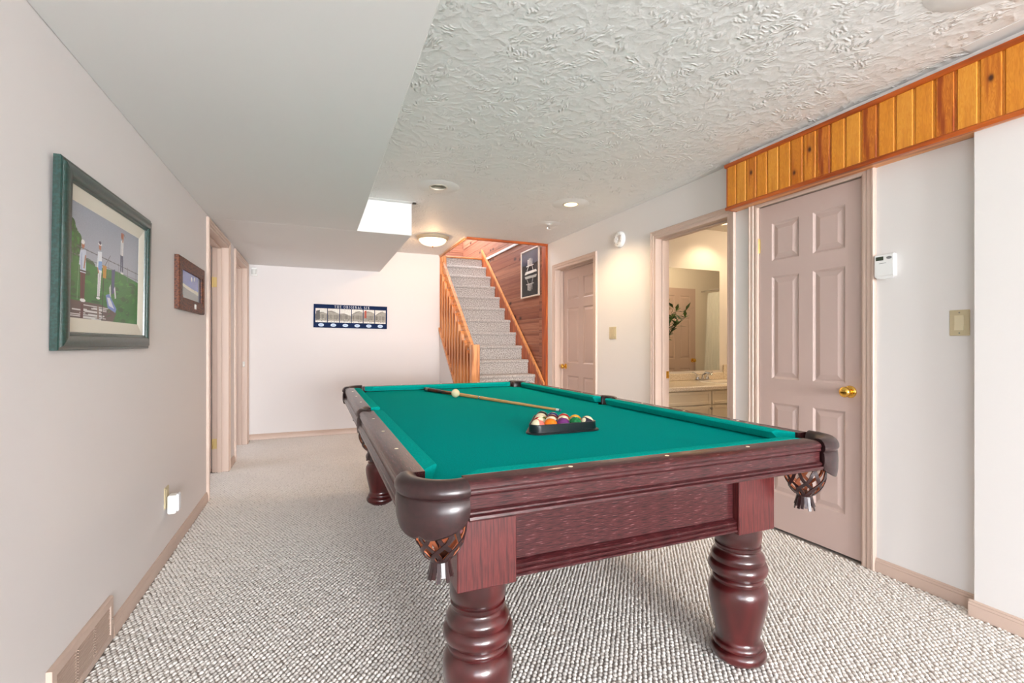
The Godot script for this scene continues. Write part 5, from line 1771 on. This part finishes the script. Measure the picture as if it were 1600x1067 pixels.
	# unseen ceiling lamp, added to light the bathroom evenly
	t = thing("added_bath_lamp", "unseen round ceiling lamp added to brighten the bathroom", "ceiling light", Vector3(4.7, CY, -2.9))
	st = mb()
	var pr := PackedVector2Array()
	for i in 9: pr.append(Vector2(0.14 * sin(PI / 2 * i / 8.0), -0.01 - 0.07 * cos(PI / 2 * i / 8.0)))
	lathe(st, pr, Vector3.ZERO, 32)
	obj("glass_bowl", st, glow(Color(1.0, 0.88, 0.72), 1.5), t)
	st = mb()
	lathe(st, PackedVector2Array([Vector2(0.12, -0.012), Vector2(0.15, -0.012), Vector2(0.155, 0.0)]), Vector3.ZERO, 32)
	obj("rim", st, M.white_plastic, t)
	var l := OmniLight3D.new()
	l.name = "lamp"
	l.position = Vector3(0, -0.045, 0)
	l.light_energy = 1.0
	l.light_color = Color(1.0, 0.90, 0.77)
	l.light_size = 0.06
	l.omni_range = 10.0
	l.omni_attenuation = 2.0
	l.shadow_enabled = true
	t.add_child(l)

# ---------------------------------------------------------------- scene
const CANS := [[0.89, 3.681], [2.085, 3.688], [2.10, 0.875]]

func _ready() -> void:
	rng.seed = 4
	# camera: 741.4 px focal length in the 1600 x 1067 frame, level, horizon at 537.65 px
	var cam := Camera3D.new()
	cam.name = "camera"
	add_child(cam)
	cam.position = Vector3(0, 1.16, 0)
	cam.rotation_degrees = Vector3(0, -22.4055, 0)
	cam.projection = Camera3D.PROJECTION_FRUSTUM
	cam.near = 0.05
	cam.far = 60.0
	cam.size = 0.05 * 1067.0 / 741.4
	cam.frustum_offset = Vector2(0, 0.05 * 4.15 / 741.4)
	cam.current = true
	var env := Environment.new()
	env.background_mode = Environment.BG_SKY
	var sky := Sky.new()
	var sm := ProceduralSkyMaterial.new()
	sm.sky_top_color = Color(0.62, 0.73, 0.88)
	sm.sky_horizon_color = Color(0.86, 0.89, 0.93)
	sm.ground_bottom_color = Color(0.45, 0.45, 0.42)
	sm.ground_horizon_color = Color(0.72, 0.74, 0.74)
	sm.energy_multiplier = 5.0
	sky.sky_material = sm
	env.sky = sky
	env.tonemap_mode = Environment.TONE_MAPPER_LINEAR
	env.tonemap_exposure = 1.0
	env.sdfgi_enabled = true
	env.ssao_enabled = true
	env.ssil_enabled = true
	var we := WorldEnvironment.new()
	we.name = "environment"
	we.environment = env
	add_child(we)
	var day := AreaLight3D.new()     # daylight through the patio window behind the viewer
	day.name = "patio_daylight"
	day.area_size = Vector2(2.7, 1.95)
	day.position = Vector3(0.95, 1.05, -DR - 0.03)
	day.light_color = Color(0.955, 0.97, 0.985)
	day.light_energy = 130.0
	day.area_range = 20.0
	day.area_attenuation = 2.0
	day.shadow_enabled = true
	add_child(day)
	var garden := AreaLight3D.new()     # daylight through the glazed door on the left, behind the viewer
	garden.name = "garden_daylight"
	garden.area_size = Vector2(2.3, 1.85)
	garden.position = Vector3(XL + 0.03, 1.05, 2.1)
	garden.rotation.y = -PI / 2
	garden.light_color = Color(0.955, 0.97, 0.985)
	garden.light_energy = 3.2
	garden.area_range = 20.0
	garden.area_attenuation = 2.0
	garden.shadow_enabled = true
	add_child(garden)
	var up := AreaLight3D.new()      # daylight through the landing window
	up.name = "landing_daylight"
	up.area_size = Vector2(1.3, 1.2)
	up.position = Vector3(1.68, 4.05, -8.0)
	up.rotation.y = -PI / 2
	up.light_color = Color(0.90, 0.95, 1.0)
	up.light_energy = 17.0
	up.area_range = 12.0
	up.area_attenuation = 2.0
	up.shadow_enabled = true
	add_child(up)
	for e in [[4.40, 1.0], [5.90, 0.9]]:     # daylight through the bedroom windows
		var side := AreaLight3D.new()
		side.name = "bedroom_daylight"
		side.area_size = Vector2(e[1], 1.1)
		side.position = Vector3(-2.38, 1.4, -e[0])
		side.rotation.y = -PI / 2
		side.light_color = Color(1.0, 0.95, 0.9)
		side.light_energy = 0.8
		side.area_range = 8.0
		side.area_attenuation = 2.0
		side.shadow_enabled = true
		add_child(side, true)
	make_materials()
	M.leaf_a = mat(Color(0.20, 0.34, 0.12), 0.45)
	M.leaf_b = mat(Color(0.36, 0.46, 0.22), 0.45)
	build_shell()
	build_carpet()
	build_doors()
	build_valance()
	build_stairs()
	build_table()
	build_game()
	build_pictures()
	build_lamps()
	build_fittings()
	build_bath()
